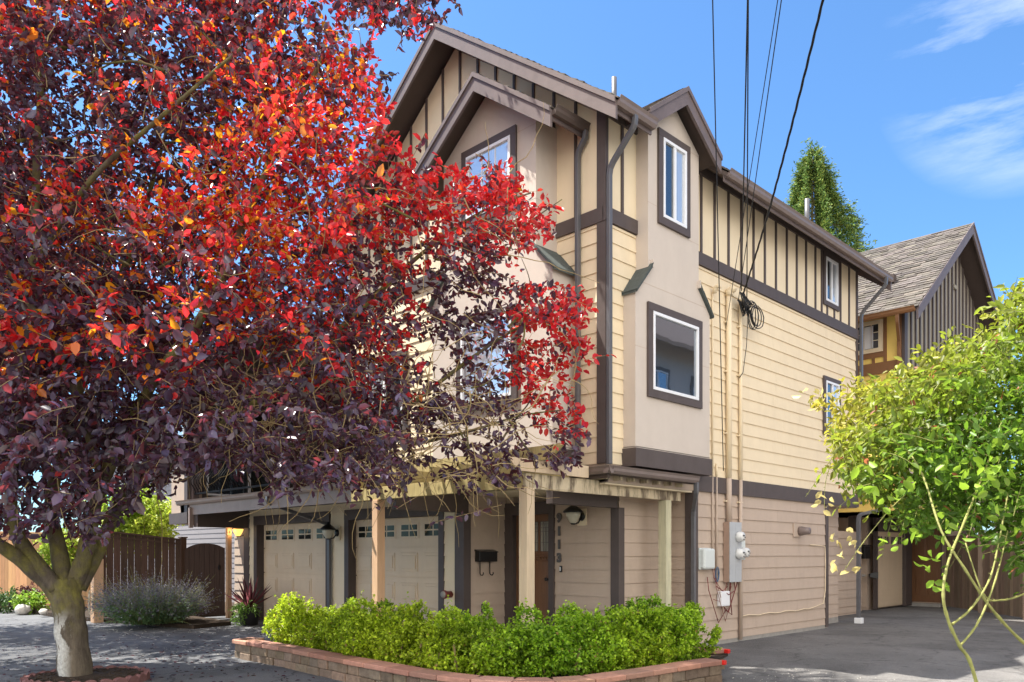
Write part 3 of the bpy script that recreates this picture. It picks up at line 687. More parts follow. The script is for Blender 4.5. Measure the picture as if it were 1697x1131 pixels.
# setback second floor behind the balcony, deck, railing
w = MB(); w.box(-10.5, XL, 1.4, YB, 2.6, 5.6); w.box(-11.4, -10.5, -1.2, YB, 2.12, 5.6); w.build('setback_wall', 'taupe', H)
window(H, SIDE(-10.5), -.9, 1.3, 2.66, 4.9, 0, .09, 2, ('darkglass', 'garageglass'))
t = MB(); t.box(-11.43, -10.47, -1.24, -1.2, 2.12, 2.36); t.box(-10.62, -10.46, -1.24, -1.1, 2.36, 5.6); t.box(-11.43, -10.47, -1.23, -1.19, 3.3, 3.42); t.build('trim', 'trim', H)
rr = MB(); shingles(rr, (-11.7, -1.5, 5.55), (XL, -1.5, 5.55), (-11.7, 4.5, 6.5), (XL, 4.5, 6.5), seed=22, row=.2, tab=.4)
lr = rr.build('roof', 'shingle', H); t = MB(); slab(t, (-11.65, -1.45, 5.54), (XL, -1.45, 5.54), (XL, 4.5, 6.49), (-11.65, 4.5, 6.49), .18); t.build('roof_deck', 'soffit', lr)
window(H, FRONT(-1.2), -11.2, -10.6, 3.45, 4.5, .0, .05, 1, ('brightglass',))
window(H, FRONT(1.4), -9.9, -8.2, 2.65, 4.9, .0, .1, 2, ('darkglass', 'glass')); window(H, FRONT(1.4), -8.0, -6.3, 2.65, 4.9, .0, .1, 2, ('glass', 'darkglass'))
dk = MB(); dk.box(-10.85, -2.88, -1.17, 1.4, 2.43, 2.60); deck = dk.build('balcony', 'soffit', H)
t = MB(); t.box(-10.9, -2.87, -1.2, -1.172, 2.30, 2.6); t.box(-10.36, -10.30, -1.26, -1.175, 2.02, 2.46); t.build_each('fascia', 'fascia', deck)
t = MB(); t.box(-10.30, -10.1, -1.17, 0, 2.04, 2.42); t.build('beam', 'soffit', deck)
gutter(deck, (-10.95, -1.2, 2.62), (-2.85, -1.2, 2.62), (0, -1, 0), w=.11, h=.1, m='fascia')
rl = MB(); x = -10.35
rl.box(-10.45, -2.9, -1.12, -1.08, 2.74, 2.78); rl.box(-10.45, -2.9, -1.12, -1.08, 3.56, 3.61)
while x < -2.95:
    pts = []
    for k in range(13):
        q = k / 12; z = 2.78 + .78 * q; by = -.11 * math.exp(-((q - .3) / .17) ** 2) + .03 * math.exp(-((q - .62) / .14) ** 2)
        pts.append((x, -1.10 + by, z))
    rl.tube(pts, .010, 5); x += .13
rl.build('railing', 'iron', deck)
t = MB()
for x in (-10.45, -6.93, -3.6): t.box(x - .07, x + .07, -1.15, -1.01, 2.6, 3.7)
t.build_each('railing_post', 'barge', deck, bevel=.006)
dsp([(-6.90, -1.26, 2.52), (-6.90, -1.26, 2.40), (-6.70, -.07, 2.02), (-6.70, -.07, .05)])

# left recessed wall beyond garages
t = MB(); siding(t, FRONT(.3), -11.4, -10.3, .05, 2.2); t.box(-11.4, -10.3, .3, 3, 0, 2.2); t.build('lower_siding', 'taupe', H)

# ---- house numbers + bell
cu = None
def textmesh(name, s, size, loc, rotz, m, parent, ext=.008, off=.012):
    cu = bpy.data.curves.new(name, 'FONT'); cu.body = s; cu.size = size; cu.extrude = ext; cu.offset = off; cu.align_x = 'CENTER'; cu.align_y = 'CENTER'
    to = bpy.data.objects.new(name, cu); COL.objects.link(to); to.location = loc; to.rotation_euler = (R(90), 0, rotz)
    bpy.context.view_layer.update(); dg = bpy.context.evaluated_depsgraph_get()
    me = bpy.data.meshes.new_from_object(to.evaluated_get(dg)); mw = to.matrix_world.copy(); bpy.data.objects.remove(to)
    me.transform(mw); me.materials.clear(); me.materials.append(MATS[m]); o = bpy.data.objects.new(name, me); link(o, parent); return o
for ch, z in zip('9113', (2.02, 1.81, 1.60, 1.39)):
    textmesh('house_number', ch, .185, (-1.645, .918, z), 0, 'number', H)
db = MB(); db.box(-1.63, -1.59, .905, .94, 1.17, 1.27); bell = db.build('doorbell', 'black', H, bevel=.008)
t = MB(); t.box(-1.62, -1.60, .900, .9048, 1.19, 1.25); t.build('button', 'vinyl', bell, bevel=.004)

# ------------------------------------------------------------------ wall mounted things
def lamp(loc, out, label, lit=False, s=1.0):
    L = empty('wall_lamp', label, 'lamp', loc, 'wall lamps'); loc = Vector(loc); out = Vector(out)
    side = out.cross(Vector((0, 0, 1)))
    c = loc + out * .20 * s
    p = MB(); p.lathe(loc, [(.07 * s, 0), (.065 * s, .02), (.03 * s, .035)], 14, out); p.tube([loc + Vector((0, 0, .0)), loc + out * .08 * s + Vector((0, 0, -.10 * s)), c + Vector((0, 0, -.12 * s))], .012 * s, 8); p.tube([loc + Vector((0, 0, .05 * s)), c + Vector((0, 0, .09 * s))], .01 * s, 8); p.build('bracket', 'black', L, smooth=True)
    h = MB(); h.lathe(c, [(.155 * s, .055 * s), (.15 * s, .075 * s), (.10 * s, .12 * s), (.04 * s, .16 * s), (.018 * s, .175 * s), (.024 * s, .195 * s), (.006 * s, .215 * s)], 18); h.lathe(c, [(.03 * s, -.13 * s), (.045 * s, -.11 * s)], 12); h.build('cap', 'black', L, smooth=True)
    g = MB(); g.lathe(c, [(.04 * s, -.11 * s), (.075 * s, -.06 * s), (.105 * s, 0), (.12 * s, .052 * s)], 18); g.build('lamp_shade', 'litlamp' if lit else 'brassglass', L, smooth=True)
    bp_ = MB()
    f = Fr(loc, side, out); bp_.fbox(f, -.09 * s, .09 * s, -.14 * s, .12 * s, -.02, .0); bp_.build('back_plate', 'creampanel', L)
    if lit:
        pl = bpy.data.lights.new('lamp_light', 'POINT'); pl.energy = 6; pl.color = (1, .6, .25); pl.shadow_soft_size = .08; po = bpy.data.objects.new('lamp_light', pl); link(po, L); po.location = out * .42 + Vector((0, 0, -.02))
lamp((-1.18, .915, 2.03), (0, -1, 0), 'black lantern with frosted glass beside the house numbers by the entry door')
lamp((-6.47, -.04, 1.86), (0, -1, 0), 'black lantern with pale glass between the two garage doors')
lamp((-10.75, .26, 1.98), (0, -1, 0), 'lit amber lantern on the wall beside the dark wooden gate', True)

def thing1(mb, name, m, label, cat, loc, **k):
    o = mb.build(name, m, None, **k); o.data.transform(Matrix.Translation(-Vector(loc))); o.location = loc; return tag(o, label, cat)
M_ = empty('mailbox', 'small black mailbox with two newspaper hooks on the entry alcove wall', 'mailbox', (-2.84, .42, 1.35))
t = MB(); t.box(-2.845, -2.73, .22, .62, 1.33, 1.50); t.build('box', 'black', M_, bevel=.008)
t = MB(); t.prism([(-2.845, .21, 1.53), (-2.72, .21, 1.495), (-2.72, .21, 1.48), (-2.845, .21, 1.50)], (0, .42, 0)); t.build('lid', 'black', M_)
for y in (.30, .52):
    t = MB(); t.tube([(-2.81, y, 1.33), (-2.81, y, 1.14), (-2.79, y, 1.115), (-2.75, y, 1.11), (-2.73, y, 1.13), (-2.73, y, 1.16)], .009, 6); t.build('hook', 'black', M_, smooth=True)
M2 = empty('mailbox', 'black mailbox on the wall of the far yellow house beyond the driveway', 'mailbox', PX(1428, 920, 20.6))
t = MB(); c_ = PX(1430, 916, 20.5); t.box(c_.x - .08, c_.x + .12, c_.y - .18, c_.y + .18, c_.z - .16, c_.z + .16); t.build('box', 'black', M2, bevel=.01)
t = MB(); t.box(c_.x - .10, c_.x + .14, c_.y - .20, c_.y + .20, c_.z + .165, c_.z + .20); t.build('lid', 'black', M2, bevel=.01)

# meters
E_ = empty('electric_meter_cabinet', 'grey electric meter cabinet with stacked round meters on the side wall', 'meter box', (.0, 3.2, 1.0))
t = MB(); t.box(.018, .125, 3.03, 3.40, 1.0, 1.97); t.build('cabinet', 'meterside', E_, bevel=.006)
t = MB(); t.box(.1255, .145, 3.03, 3.20, 1.0, 1.97); t.box(.1255, .143, 3.205, 3.40, 1.0, 1.97); t.build('cover', 'meterbox', E_, bevel=.004)
t = MB(); t.box(.02, .10, 3.42, 3.60, 1.36, 1.68); t.build('side_panel', 'whitebox', E_, bevel=.006)
for y, z, x in ((3.28, 1.735, .145), (3.28, 1.46, .145), (3.52, 1.48, .10)):
    t = MB(); t.lathe((x, y, z), [(.088, 0), (.09, .03), (.082, .05), (.075, .09), (.05, .105)], 22, (1, 0, 0)); mo = t.build('meter', 'meterglass', E_, smooth=True)
    t = MB(); t.box(x + .1055, x + .109, y - .035, y + .015, z + .005, z + .03); t.box(x + .105, x + .108, y + .02, y + .045, z - .02, z + .0); t.box(x + .1055, x + .109, y - .02, y + .01, z - .05, z - .035); t.build('dial', 'black', mo)
T_ = empty('telecom_box', 'rounded pale grey cable box left of the electric meters', 'utility box', (.02, 2.45, 1.2))
t = MB(); t.box(.018, .13, 2.29, 2.61, 1.22, 1.54); t.build('cover', 'whitebox', T_, bevel=.03)
t = MB(); t.box(.018, .05, 2.28, 2.62, 1.21, 1.55); t.build('back_plate', 'whitebox', T_, bevel=.01)
T2 = empty('telecom_box', 'small square white cable box low on the wall below the meters', 'utility box', (.02, 2.98, .64))
t = MB(); t.box(.018, .10, 2.84, 3.10, .62, .86); t.build('cover', 'vinyl', T2, bevel=.01); t = MB(); t.tube([(.05, 2.97, .62), (.05, 2.97, .45)], .012, 6); t.build('stub_pipe', 'taupe', T2)
wr = MB(); rw = random.Random(5)
for k in range(9):
    y0 = rw.uniform(2.45, 3.45); z0 = rw.uniform(.9, 1.2); y1 = rw.uniform(2.6, 3.4); z1 = rw.uniform(.55, .95)
    wr.tube([(.04, y0, z0 + .1), (.05 + rw.random() * .05, y0 + rw.uniform(-.1, .1), z0 - .1), (.05 + rw.random() * .06, (y0 + y1) / 2, min(z0, z1) - rw.uniform(.05, .22)), (.04, y1, z1)], rw.uniform(.004, .009), 6)
tag(wr.build('loose_wiring', 'maroon', None, smooth=True), 'tangle of thin brown wires hanging below the meter cabinet', 'wires')
wr = MB()
for k in range(3): 
    cc = (.045 + .01 * k, 2.78, 1.10); wr.tube([(cc[0], cc[1] + .05 * math.cos(a), cc[2] + .11 * math.sin(a) + .02 * k) for a in [i * .52 for i in range(13)]], .006, 6)
tag(wr.build('wire_coil', 'bluefab', None, smooth=True), 'small blue-grey wire coil between the cable box and meters', 'wires')
wr = MB(); pts = [(.03, 6.2, 1.63), (.035, 6.6, 1.62), (.036, 6.82, 1.60), (.036, 6.84, 1.3), (.036, 6.83, .75), (.036, 6.75, .5), (.034, 6.3, .44)]
for k in range(14): pts.append((.032, 6.1 - k * .19, .42 + .012 * math.sin(k * 1.7)))
wr.tube(pts, .008, 6); tag(wr.build('wall_cable', 'cream', None, smooth=True), 'thin cream cable stapled along the lower side wall', 'cable')
V_ = empty('wall_vent', 'taupe round dryer vent on square plate high on the lower side wall', 'vent', (.02, 5.67, 1.9))
t = MB(); t.box(.014, .035, 5.50, 5.76, 1.77, 2.02); t.build('plate', 'taupe', V_, bevel=.004); t = MB(); t.lathe((.03, 5.72, 1.88), [(.085, 0), (.085, .06), (.07, .12), (.06, .2), (.02, .2)], 16, (1, 0, 0)); t.build('hood', 'gutter', V_, smooth=True)
V3 = empty('wall_vent', 'small cream hooded vent on upper side wall near the far corner', 'vent', (.02, 8.05, 4.75))
t = MB(); t.box(.014, .03, 7.95, 8.12, 4.68, 4.88); t.build('plate', 'cream', V3); t = MB(); t.prism([(.03, 8.0, 4.70), (.12, 8.0, 4.68), (.12, 8.0, 4.70), (.03, 8.0, 4.80)], (0, .1, 0)); t.build('hood', 'cream', V3)
Rv = empty('fire_pipe_cap', 'dark red round pipe cap on wall right of the second garage', 'pipe cap', (-3.2, 0, .8))
t = MB(); t.lathe((-3.17, -.01, .80), [(.055, 0), (.055, .12), (.07, .125), (.07, .16)], 14, (0, -1, 0)); t.build('pipe', 'maroon', Rv, smooth=True)
t = MB(); t.lathe((-3.17, -.172, .80), [(.06, 0), (.05, .02), (.01, .025)], 14, (0, -1, 0)); t.build('cap', 'concrete', Rv, smooth=True)
Ov = empty('wall_outlet', 'dark outlet box low on the entry alcove wall under the mailbox', 'outlet', (-2.84, .4, .56))
t = MB(); t.box(-2.848, -2.80, .36, .46, .50, .64); t.build('plate', 'number', Ov, bevel=.006); t = MB(); t.box(-2.7995, -2.79, .38, .44, .53, .61); t.build('cover', 'downspout', Ov)

# ------------------------------------------------------------------ power lines
def cable(name, p_top, anchor, r, label, m='cable', sag=0):
    """from the wall anchor through a point seen at the frame's top and on over the viewer to the pole behind"""
    A = Vector(anchor); Q = Vector(p_top); g = MB(); pts = []
    for k in range(25):
        t_ = k / 24 * 3.0; q = A + (Q - A) * t_; q.z += -sag * math.sin(math.pi * min(1, t_ / 3.0)) + sag * math.sin(math.pi / 3) * (t_ if t_ < 1 else 1); pts.append(q)
    g.tube(pts, r, 6); o = g.build(name, m, None, smooth=True); return tag(o, label, 'cable', 'overhead service cables')
AN = (.16, 3.42, 5.72)
cable('power_line', PX(1181, 0, 8.4), (.26, 2.62, 2.75), .007, 'straight vertical black cable, leftmost of the overhead wires, reaching the side bay')
cable('power_line', PX(1239, 0, 8.2), (.2, 3.28, 5.72), .009, 'black overhead cable ending at the left service pipe')
cable('power_line', PX(1240, 0, 8.6), (.18, 3.5, 5.60), .0085, 'black overhead cable ending at the right service pipe')
cable('power_line', PX(1289, 0, 8.0), (.14, 2.9, 5.05), .005, 'thin slanting wire crossing the other overhead cables')
cable('power_line', PX(1295, 0, 8.2), (.14, 3.3, 5.60), .006, 'thin slanted overhead wire just left of the thick twisted cable')
tw = MB(); A = Vector(AN); Q = PX(1364, 0, 7.9)
for ph in range(3):
    pts = []
    for k in range(260):
        t_ = k / 259 * 3.0; q = A + (Q - A) * t_; a = t_ * 42 + ph * 2.09; q.z -= .16 * math.sin(math.pi * min(t_, 1)); q += Vector((math.cos(a), math.sin(a), 0)) * .009; pts.append(q)
    tw.tube(pts, .007, 5)
tag(tw.build('power_line', 'cable', None, smooth=True), 'thick twisted black service cable, rightmost of the overhead wires', 'cable', 'overhead service cables')
cp = MB(); rc = random.Random(8)
for k in range(5):
    cx_, cz_, ra, rb = .17 + .02 * k, 5.42 - .01 * k, rc.uniform(.10, .24), rc.uniform(.14, .24); yc = 3.55 + ra
    cp.tube([(cx_, yc - ra * math.cos(a) + rc.uniform(-.01, .01), cz_ + rb * math.sin(a)) for a in [i * .42 for i in range(16)]], .0085, 6)
for k in range(10): 
    cp.tube([(.16, 3.36 + rc.uniform(-.06, .1), 5.72), (.2 + rc.random() * .06, 3.42 + rc.uniform(-.12, .16), 5.55), (.18, 3.5 + rc.uniform(-.15, .2), 5.38 + rc.uniform(-.05, .1)), (.12, 3.45 + rc.uniform(-.15, .15), 5.60)], .011, 6)
cp.tube([(.14, 3.62, 5.5), (.13, 3.58, 4.9), (.1, 3.52, 4.45), (.05, 3.48, 4.36)], .006, 6)
tag(cp.build('cable_loops', 'cable', None, smooth=True), 'coiled black cable loops hanging at the top of the service pipes', 'cable')

# ------------------------------------------------------------------ pergola
Pg = empty('pergola', 'weathered wooden L-shaped pergola on square posts around the entry corner', 'pergola', (-.13, -1.39, 0))
for (x, y, m) in ((-.13, -1.39, 'post'), (-.13, 1.6, 'mosspost'), (-3.24, -1.39, 'postorange')):
    t = MB(); t.box(x - .07, x + .07, y - .07, y + .07, 0, 2.26 if y > 0 else 2.27); t.build('post', m, Pg, bevel=.006)
t = MB(); t.box(-.15, -.10, -1.44, 1.98, 2.262, 2.452); t.build('beam', 'stained', Pg, bevel=.004)
t = MB(); t.box(-3.9, -.152, -1.44, -1.39, 2.272, 2.46); t.build('beam', 'ochre', Pg, bevel=.004)
for k, y in enumerate((-.12, .2, .5, .8, 1.1, 1.4, 1.7)):
    t = MB(); t.box(-1.0 if y < 1 else -.5, .12, y - .02, y + .02, 2.455, 2.52)
    t.build('rafter', 'stained', Pg)
for x in (-3.75, -3.2, -2.65, -2.1, -1.55, -1.0, -.45):
    t = MB(); t.prism([(x, -1.75, 2.56), (x, -1.66, 2.465), (x, -.28, 2.465), (x, -.28, 2.61), (x, -1.79, 2.61)], (.045, 0, 0)); t.build('rafter', 'ochre', Pg)
t = MB(); t.prism([(-.12, -1.8, 2.61), (-.12, -1.66, 2.47), (-.12, -1.0, 2.47), (-.12, -1.0, 2.61)], (.30, .30, 0)) if False else t.prism([(-.1, -1.8, 2.62), (-.1, -1.64, 2.465), (-.1, -.3, 2.465), (-.1, -.3, 2.62)], (.06, 0, 0)); t.build('rafter', 'post', Pg)
t = MB(); t.prism([(-3.9, -1.28, 2.615), (.10, -1.28, 2.615), (.22, -1.28, 2.68), (.34, -1.28, 2.77), (.30, -1.28, 2.79), (-3.9, -1.28, 2.79)], (0, .05, 0)); t.build('upper_beam', 'ochre', Pg)

# ------------------------------------------------------------------ planter
TOP = [(-4.03, -3.0), (-4.03, -3.34), (-2.6, -3.33), (-1.15, -3.42), (.5, -3.47), (1.15, -3.36), (1.62, -3.06), (1.86, -2.6), (1.95, -1.7), (1.98, -.9), (2.03, -.45)]
def polyline(pts, step):
    out = []; pts = [Vector((p[0], p[1], 0)) for p in pts]
    L = [0]
    for a, b_ in zip(pts, pts[1:]): L.append(L[-1] + (b_ - a).length)
    n = int(L[-1] / step)
    for i in range(n + 1):
        s = L[-1] * i / n; k = max(j for j in range(len(L)) if L[j] <= s + 1e-9); k = min(k, len(pts) - 2)
        out.append(pts[k].lerp(pts[k + 1], (s - L[k]) / (L[k + 1] - L[k])))
    return out
PL = empty('planter_wall', 'low curved retaining wall of rough tan blocks with red capstones', 'planter', (0, -3, 0))
def blocks(path, z0, h, w, step, off, m, mb, rd, over=0):
    P_ = polyline(path, step)
    for i in range(len(P_) - 1):
        a, b_ = P_[i], P_[i + 1]; d = (b_ - a).normalized(); n = Vector((d.y, -d.x, 0)); e = rd.uniform(-.008, .012); k = rd.uniform(.72, 1.25)
        a2 = a + d * .004; b2 = b_ - d * .004; o0 = over + e
        mb.hexa([a2 + n * o0 + Vector((0, 0, z0)), b2 + n * (o0 + rd.uniform(-.004, .004)) + Vector((0, 0, z0)), b2 - n * w + Vector((0, 0, z0)), a2 - n * w + Vector((0, 0, z0)),
                 a2 + n * o0 + Vector((0, 0, z0 + h)), b2 + n * o0 + Vector((0, 0, z0 + h)), b2 - n * w + Vector((0, 0, z0 + h)), a2 - n * w + Vector((0, 0, z0 + h))], (k * rd.uniform(.95, 1.08), k, k * rd.uniform(.9, 1.02)))
rd = random.Random(3)
b = MB()
blocks(TOP, -.02, .11, .2, .30, 0, 'block', b, rd); blocks([(p[0] + .0, p[1]) for p in TOP], .092, .11, .2, .22, 0, 'block', b, rd)
blocks([(2.03, -.45), (1.95, -.3), (1.6, -.25)], -.02, .222, .15, .22, 0, 'block', b, rd)
blocks([(1.5, .53), (1.3, .62), (.1, .9)], -.02, .11, .18, .26, 0, 'block', b, rd); blocks([(1.5, .53), (1.3, .62), (.1, .9)], .092, .11, .18, .3, 0, 'block', b, rd)
b.build('block_course', 'block', PL, bevel=.012)
b = MB(); blocks(TOP, .204, .055, .23, .40, 0, 'cap', b, rd, over=.03); blocks([(1.53, .51), (1.3, .60), (.1, .88)], .204, .055, .21, .4, 0, 'cap', b, rd, over=.03)
b.build('capstone', 'cap', PL, bevel=.01)
b = MB(); b.prism([(-3.9, -3.2, .16), (1.0, -3.3, .16), (1.7, -2.7, .16), (1.85, -.5, .16), (1.5, .6, .16), (.1, .8, .16), (-.3, .2, .16), (-.4, -1.0, .16), (-3.9, -1.2, .16), (-4.0, -2.8, .16)], (0, 0, .03)); b.build('soil', 'soil', PL)
b = MB(); b.box(2.0, 2.082, -.495, -.44, .206, .258); b.box(1.50, 1.575, .475, .53, .206, .258)
b.build('reflector', 'red', PL, bevel=.008)

# ------------------------------------------------------------------ foliage engine
def set_leaves(name, m, parent, P, D, N, Ln, W, C, T, fold=.18, shape='ovate'):
    n = len(P); D = D / np.linalg.norm(D, axis=1)[:, None]; S = np.cross(D, N); S /= np.linalg.norm(S, axis=1)[:, None] + 1e-9; U = np.cross(S, D)
    Ln = Ln[:, None]; W = W[:, None]
    if shape == 'ovate':
        prof = [(0, 0, 0), (.30, .42, fold), (.68, .42, fold * .8), (1, 0, -.15), (.68, -.42, fold * .8), (.30, -.42, fold)]
        V = np.stack([P + D * Ln * a + S * W * b_ + U * W * c for a, b_, c in prof], 1).reshape(-1, 3)
        idx = np.arange(n)[:, None] * 6; F = np.concatenate([idx + np.array([[0, 1, 2, 3]]), idx + np.array([[0, 3, 4, 5]])], 1).reshape(-1, 4); per = 6
    else:
        prof = [(0, 0, 0), (.5, .5, 0), (1, 0, 0), (.5, -.5, 0)]
        V = np.stack([P + D * Ln * a + S * W * b_ + U * W * c for a, b_, c in prof], 1).reshape(-1, 3)
        F = (np.arange(n)[:, None] * 4 + np.array([[0, 1, 2, 3]])).reshape(-1, 4); per = 4
    loc = Vector((0, 0, 0)); q = parent
    while q: loc += q.location; q = q.parent
    V = V - np.array(loc)
    me = bpy.data.meshes.new(name); me.vertices.add(len(V)); me.vertices.foreach_set('co', V.astype(np.float32).ravel())
    me.loops.add(F.size); me.loops.foreach_set('vertex_index', F.astype(np.int32).ravel()); me.polygons.add(len(F))
    me.polygons.foreach_set('loop_start', np.arange(0, F.size, 4, dtype=np.int32)); me.polygons.foreach_set('loop_total', np.full(len(F), 4, dtype=np.int32))
    me.update(calc_edges=True)
    for nm, cc in (('Col', C), ('Trans', T)):
        a = me.color_attributes.new(nm, 'FLOAT_COLOR', 'POINT'); full = np.ones((n * per, 4), np.float32); full[:, :3] = np.repeat(cc, per, 0); a.data.foreach_set('color', full.ravel())
    me.materials.append(MATS[m]); o = bpy.data.objects.new(name, me); link(o, parent); return o
def twigs(name, m, parent, paths, r0, r1):
    g = MB()
    for p in paths:
        n = len(p); g.tube(p, [r0 + (r1 - r0) * i / (n - 1) for i in range(n)], 4, cap=False)
    return g.build(name, m, parent)
NR = np.random.default_rng(11)
def sprig_leaves(C0, Dr, L, nl, droop, rs, spread=.9, seg=5):
    """curving twigs with alternate leaves; returns leaf base, dir, normal, t along twig, twig index and the twig paths"""
    n = len(C0); Dr = Dr / np.linalg.norm(Dr, axis=1)[:, None]
    t = (np.arange(nl) + .5) / nl
    tt = np.broadcast_to(t, (n, nl)) + rs.uniform(-.03, .03, (n, nl))
    bend = rs.normal(0, .25, (n, 3)); bend[:, 2] -= droop
    def pos(q): return C0[:, None, :] + Dr[:, None, :] * (L[:, None] * q)[..., None] + bend[:, None, :] * (L[:, None] * q * q * .6)[..., None]
    P = pos(tt); tan = Dr[:, None, :] + bend[:, None, :] * (1.2 * tt)[..., None]
    rnd = rs.normal(0, 1, (n, nl, 3)); D = tan * .55 + rnd * spread; D[..., 2] -= .25
    N = rs.normal(0, .7, (n, nl, 3)); N[..., 2] += .8
    q = np.linspace(0, 1, seg); paths = pos(np.broadcast_to(q, (n, seg)))
    return P.reshape(-1, 3), D.reshape(-1, 3), N.reshape(-1, 3), np.clip(tt, 0, 1).reshape(-1), np.repeat(np.arange(n), nl), paths
def vnoise(P, s, seed=0):     # cheap smooth 3D noise
    rs = np.random.default_rng(seed); v = 0
    for k in range(7):
        d = rs.normal(0, 1, 3); d /= np.linalg.norm(d); v = v + np.sin((P @ d) * s * rs.uniform(.6, 1.9) + rs.uniform(0, 6.28))
    return v / 7 * 1.6
def inpoly(px, py, poly):
    inside = np.zeros(len(px), bool); j = len(poly) - 1
    for i in range(len(poly)):
        xi, yi = poly[i]; xj, yj = poly[j]
        c = ((yi > py) != (yj > py)) & (px < (xj - xi) * (py - yi) / (yj - yi + 1e-12) + xi); inside ^= c; j = i
    return inside
def pxs(px, py, s):
    return np.array(CAM)[None] + np.array(FW)[None] * s[:, None] + np.array(RT)[None] * ((px - CXP) / FPX * s)[:, None] + np.array([0, 0, 1.0])[None] * ((HY - py) / FPX * s)[:, None]

def cloud(centres, radii, n, seed, shell=.55):
    rs = np.random.default_rng(seed); c = np.array(centres, float); r = np.array(radii, float); w = (r[:, 0] * r[:, 1] * r[:, 2]) ** .7; idx = rs.choice(len(c), n, p=w / w.sum())
    d = rs.normal(0, 1, (n, 3)); d /= np.linalg.norm(d, axis=1)[:, None]; q = (shell + (1 - shell) * rs.random(n)) ** .7
    return c[idx] + d * r[idx] * q[:, None], d, rs
# ------------------------------------------------------------------ purple leaf plum
base = PX(124, 1128, 9.15); base.z = 0
TR = empty('plum_tree', 'large purple-leaf plum tree with red and dark purple foliage and mossy trunk', 'tree', base)
trunk = MB()
def limb(pts, rad):
    P_ = [PX(*p) for p in pts]
    out = []; rr_ = []
    for i in range(len(P_) - 1):
        p0 = P_[max(i - 1, 0)]; p1 = P_[i]; p2 = P_[i + 1]; p3 = P_[min(i + 2, len(P_) - 1)]
        for k in range(5):
            t_ = k / 5; q = .5 * ((2 * p1) + (-p0 + p2) * t_ + (2 * p0 - 5 * p1 + 4 * p2 - p3) * t_ * t_ + (-p0 + 3 * p1 - 3 * p2 + p3) * t_ ** 3)
            out.append(q); r_ = rad[i] * (1 - t_) + rad[i + 1] * t_; rr_.append(r_ * (.74 if r_ < .1451 else 1) * (1 + .05 * math.sin(len(out) * 1.7)))
    out.append(P_[-1]); rr_.append(rad[-1]); trunk.tube(out, rr_, 14)
LS_ = 1
limb([(128, 1150, 9.15), (128, 1128, 9.15), (119, 1060, 9.15), (112, 1000, 9.15), (106, 960, 9.15)], [.23, .182, .162, .160, .145])
limb([(112, 1010, 9.15), (78, 968, 9.1), (30, 925, 8.9), (-25, 885, 8.6), (-90, 800, 8.2), (-160, 650, 8.0)], [.15, .13, .105, .09, .07, .03])
limb([(95, 975, 9.1), (52, 925, 9.0), (22, 870, 8.9), (20, 780, 8.8), (40, 600, 8.8), (55, 440, 8.9), (62, 250, 9.0), (70, 100, 9.2), (78, -60, 9.3)], [.13, .11, .095, .085, .075, .065, .05, .04, .02])
limb([(108, 985, 9.15), (96, 905, 9.3), (84, 840, 9.5), (110, 720, 9.7), (160, 560, 9.9), (230, 380, 10.1), (280, 200, 10.2)], [.15, .12, .10, .085, .07, .05, .02])
limb([(118, 985, 9.2), (138, 925, 9.2), (150, 870, 9.1), (170, 800, 9.0), (250, 640, 8.9), (350, 500, 8.9), (420, 330, 9.0), (500, 160, 9.1), (560, 60, 9.1)], [.14, .12, .11, .095, .08, .07, .055, .035, .02])
limb([(128, 975, 9.25), (168, 900, 9.4), (205, 825, 9.6), (270, 775, 9.7), (400, 740, 9.7), (520, 735, 9.6), (620, 715, 9.5), (720, 640, 9.5), (830, 560, 9.5), (930, 510, 9.4)], [.13, .105, .09, .08, .065, .055, .045, .035, .022, .01])
limb([(205, 825, 9.6), (330, 730, 9.3), (460, 640, 9.1), (590, 520, 9.2), (700, 420, 9.3), (800, 350, 9.4), (880, 320, 9.5)], [.07, .06, .05, .042, .032, .02, .01])
limb([(520, 735, 9.6), (650, 740, 9.7), (760, 720, 9.7), (860, 690, 9.6), (930, 680, 9.5)], [.04, .032, .025, .015, .008])
limb([(170, 800, 9.0), (120, 640, 8.6), (60, 520, 8.3), (-40, 380, 8.0)], [.07, .05, .035, .02])
limb([(55, 440, 8.9), (150, 300, 8.5), (260, 200, 8.2), (400, 80, 8.0)], [.05, .04, .03, .015])
limb([(62, 95, 9.2), (110, 78, 9.1), (180, 70, 9.0), (260, 110, 8.9), (330, 170, 8.8)], [.035, .03, .022, .014, .008])
rb = random.Random(12)
for k in range(60):
    x = rb.uniform(20, 900); y = rb.uniform(60, 760)
    if x > 560 and y < 340: continue
    s = rb.uniform(8.4, 10.0); a = rb.uniform(-2.6, .3); L_ = rb.uniform(60, 150)
    pts = [(x, y, s)]
    for j in range(3): a += rb.uniform(-.5, .5); x += math.cos(a) * L_ / 3; y += math.sin(a) * L_ / 3; s += rb.uniform(-.1, .1); pts.append((x, y, s))
    if max(p[0] for p in pts) > 600 and min(p[1] for p in pts) < 300: continue
    r_ = rb.uniform(.012, .026); limb(pts, [r_, r_ * .8, r_ * .6, r_ * .3])
V_ = np.array(trunk.v); nn_ = vnoise(V_ * np.array([1, 1, .45]), 9, 31) + .7 * vnoise(V_ * np.array([1, 1, .5]), 22, 32); near = np.clip(1.9 - V_[:, 2], 0, 1)[:, None]
cz_ = np.stack([V_[:, 0] - base.x, V_[:, 1] - base.y, V_[:, 2] * 0], 1); cz_ /= np.linalg.norm(cz_, axis=1)[:, None] + 1e-6
V_ = V_ + cz_ * nn_[:, None] * (.004 + .013 * near); trunk.v = [tuple(q) for q in V_]
trunk_o = trunk.build('trunk', 'bark', TR, smooth=True)
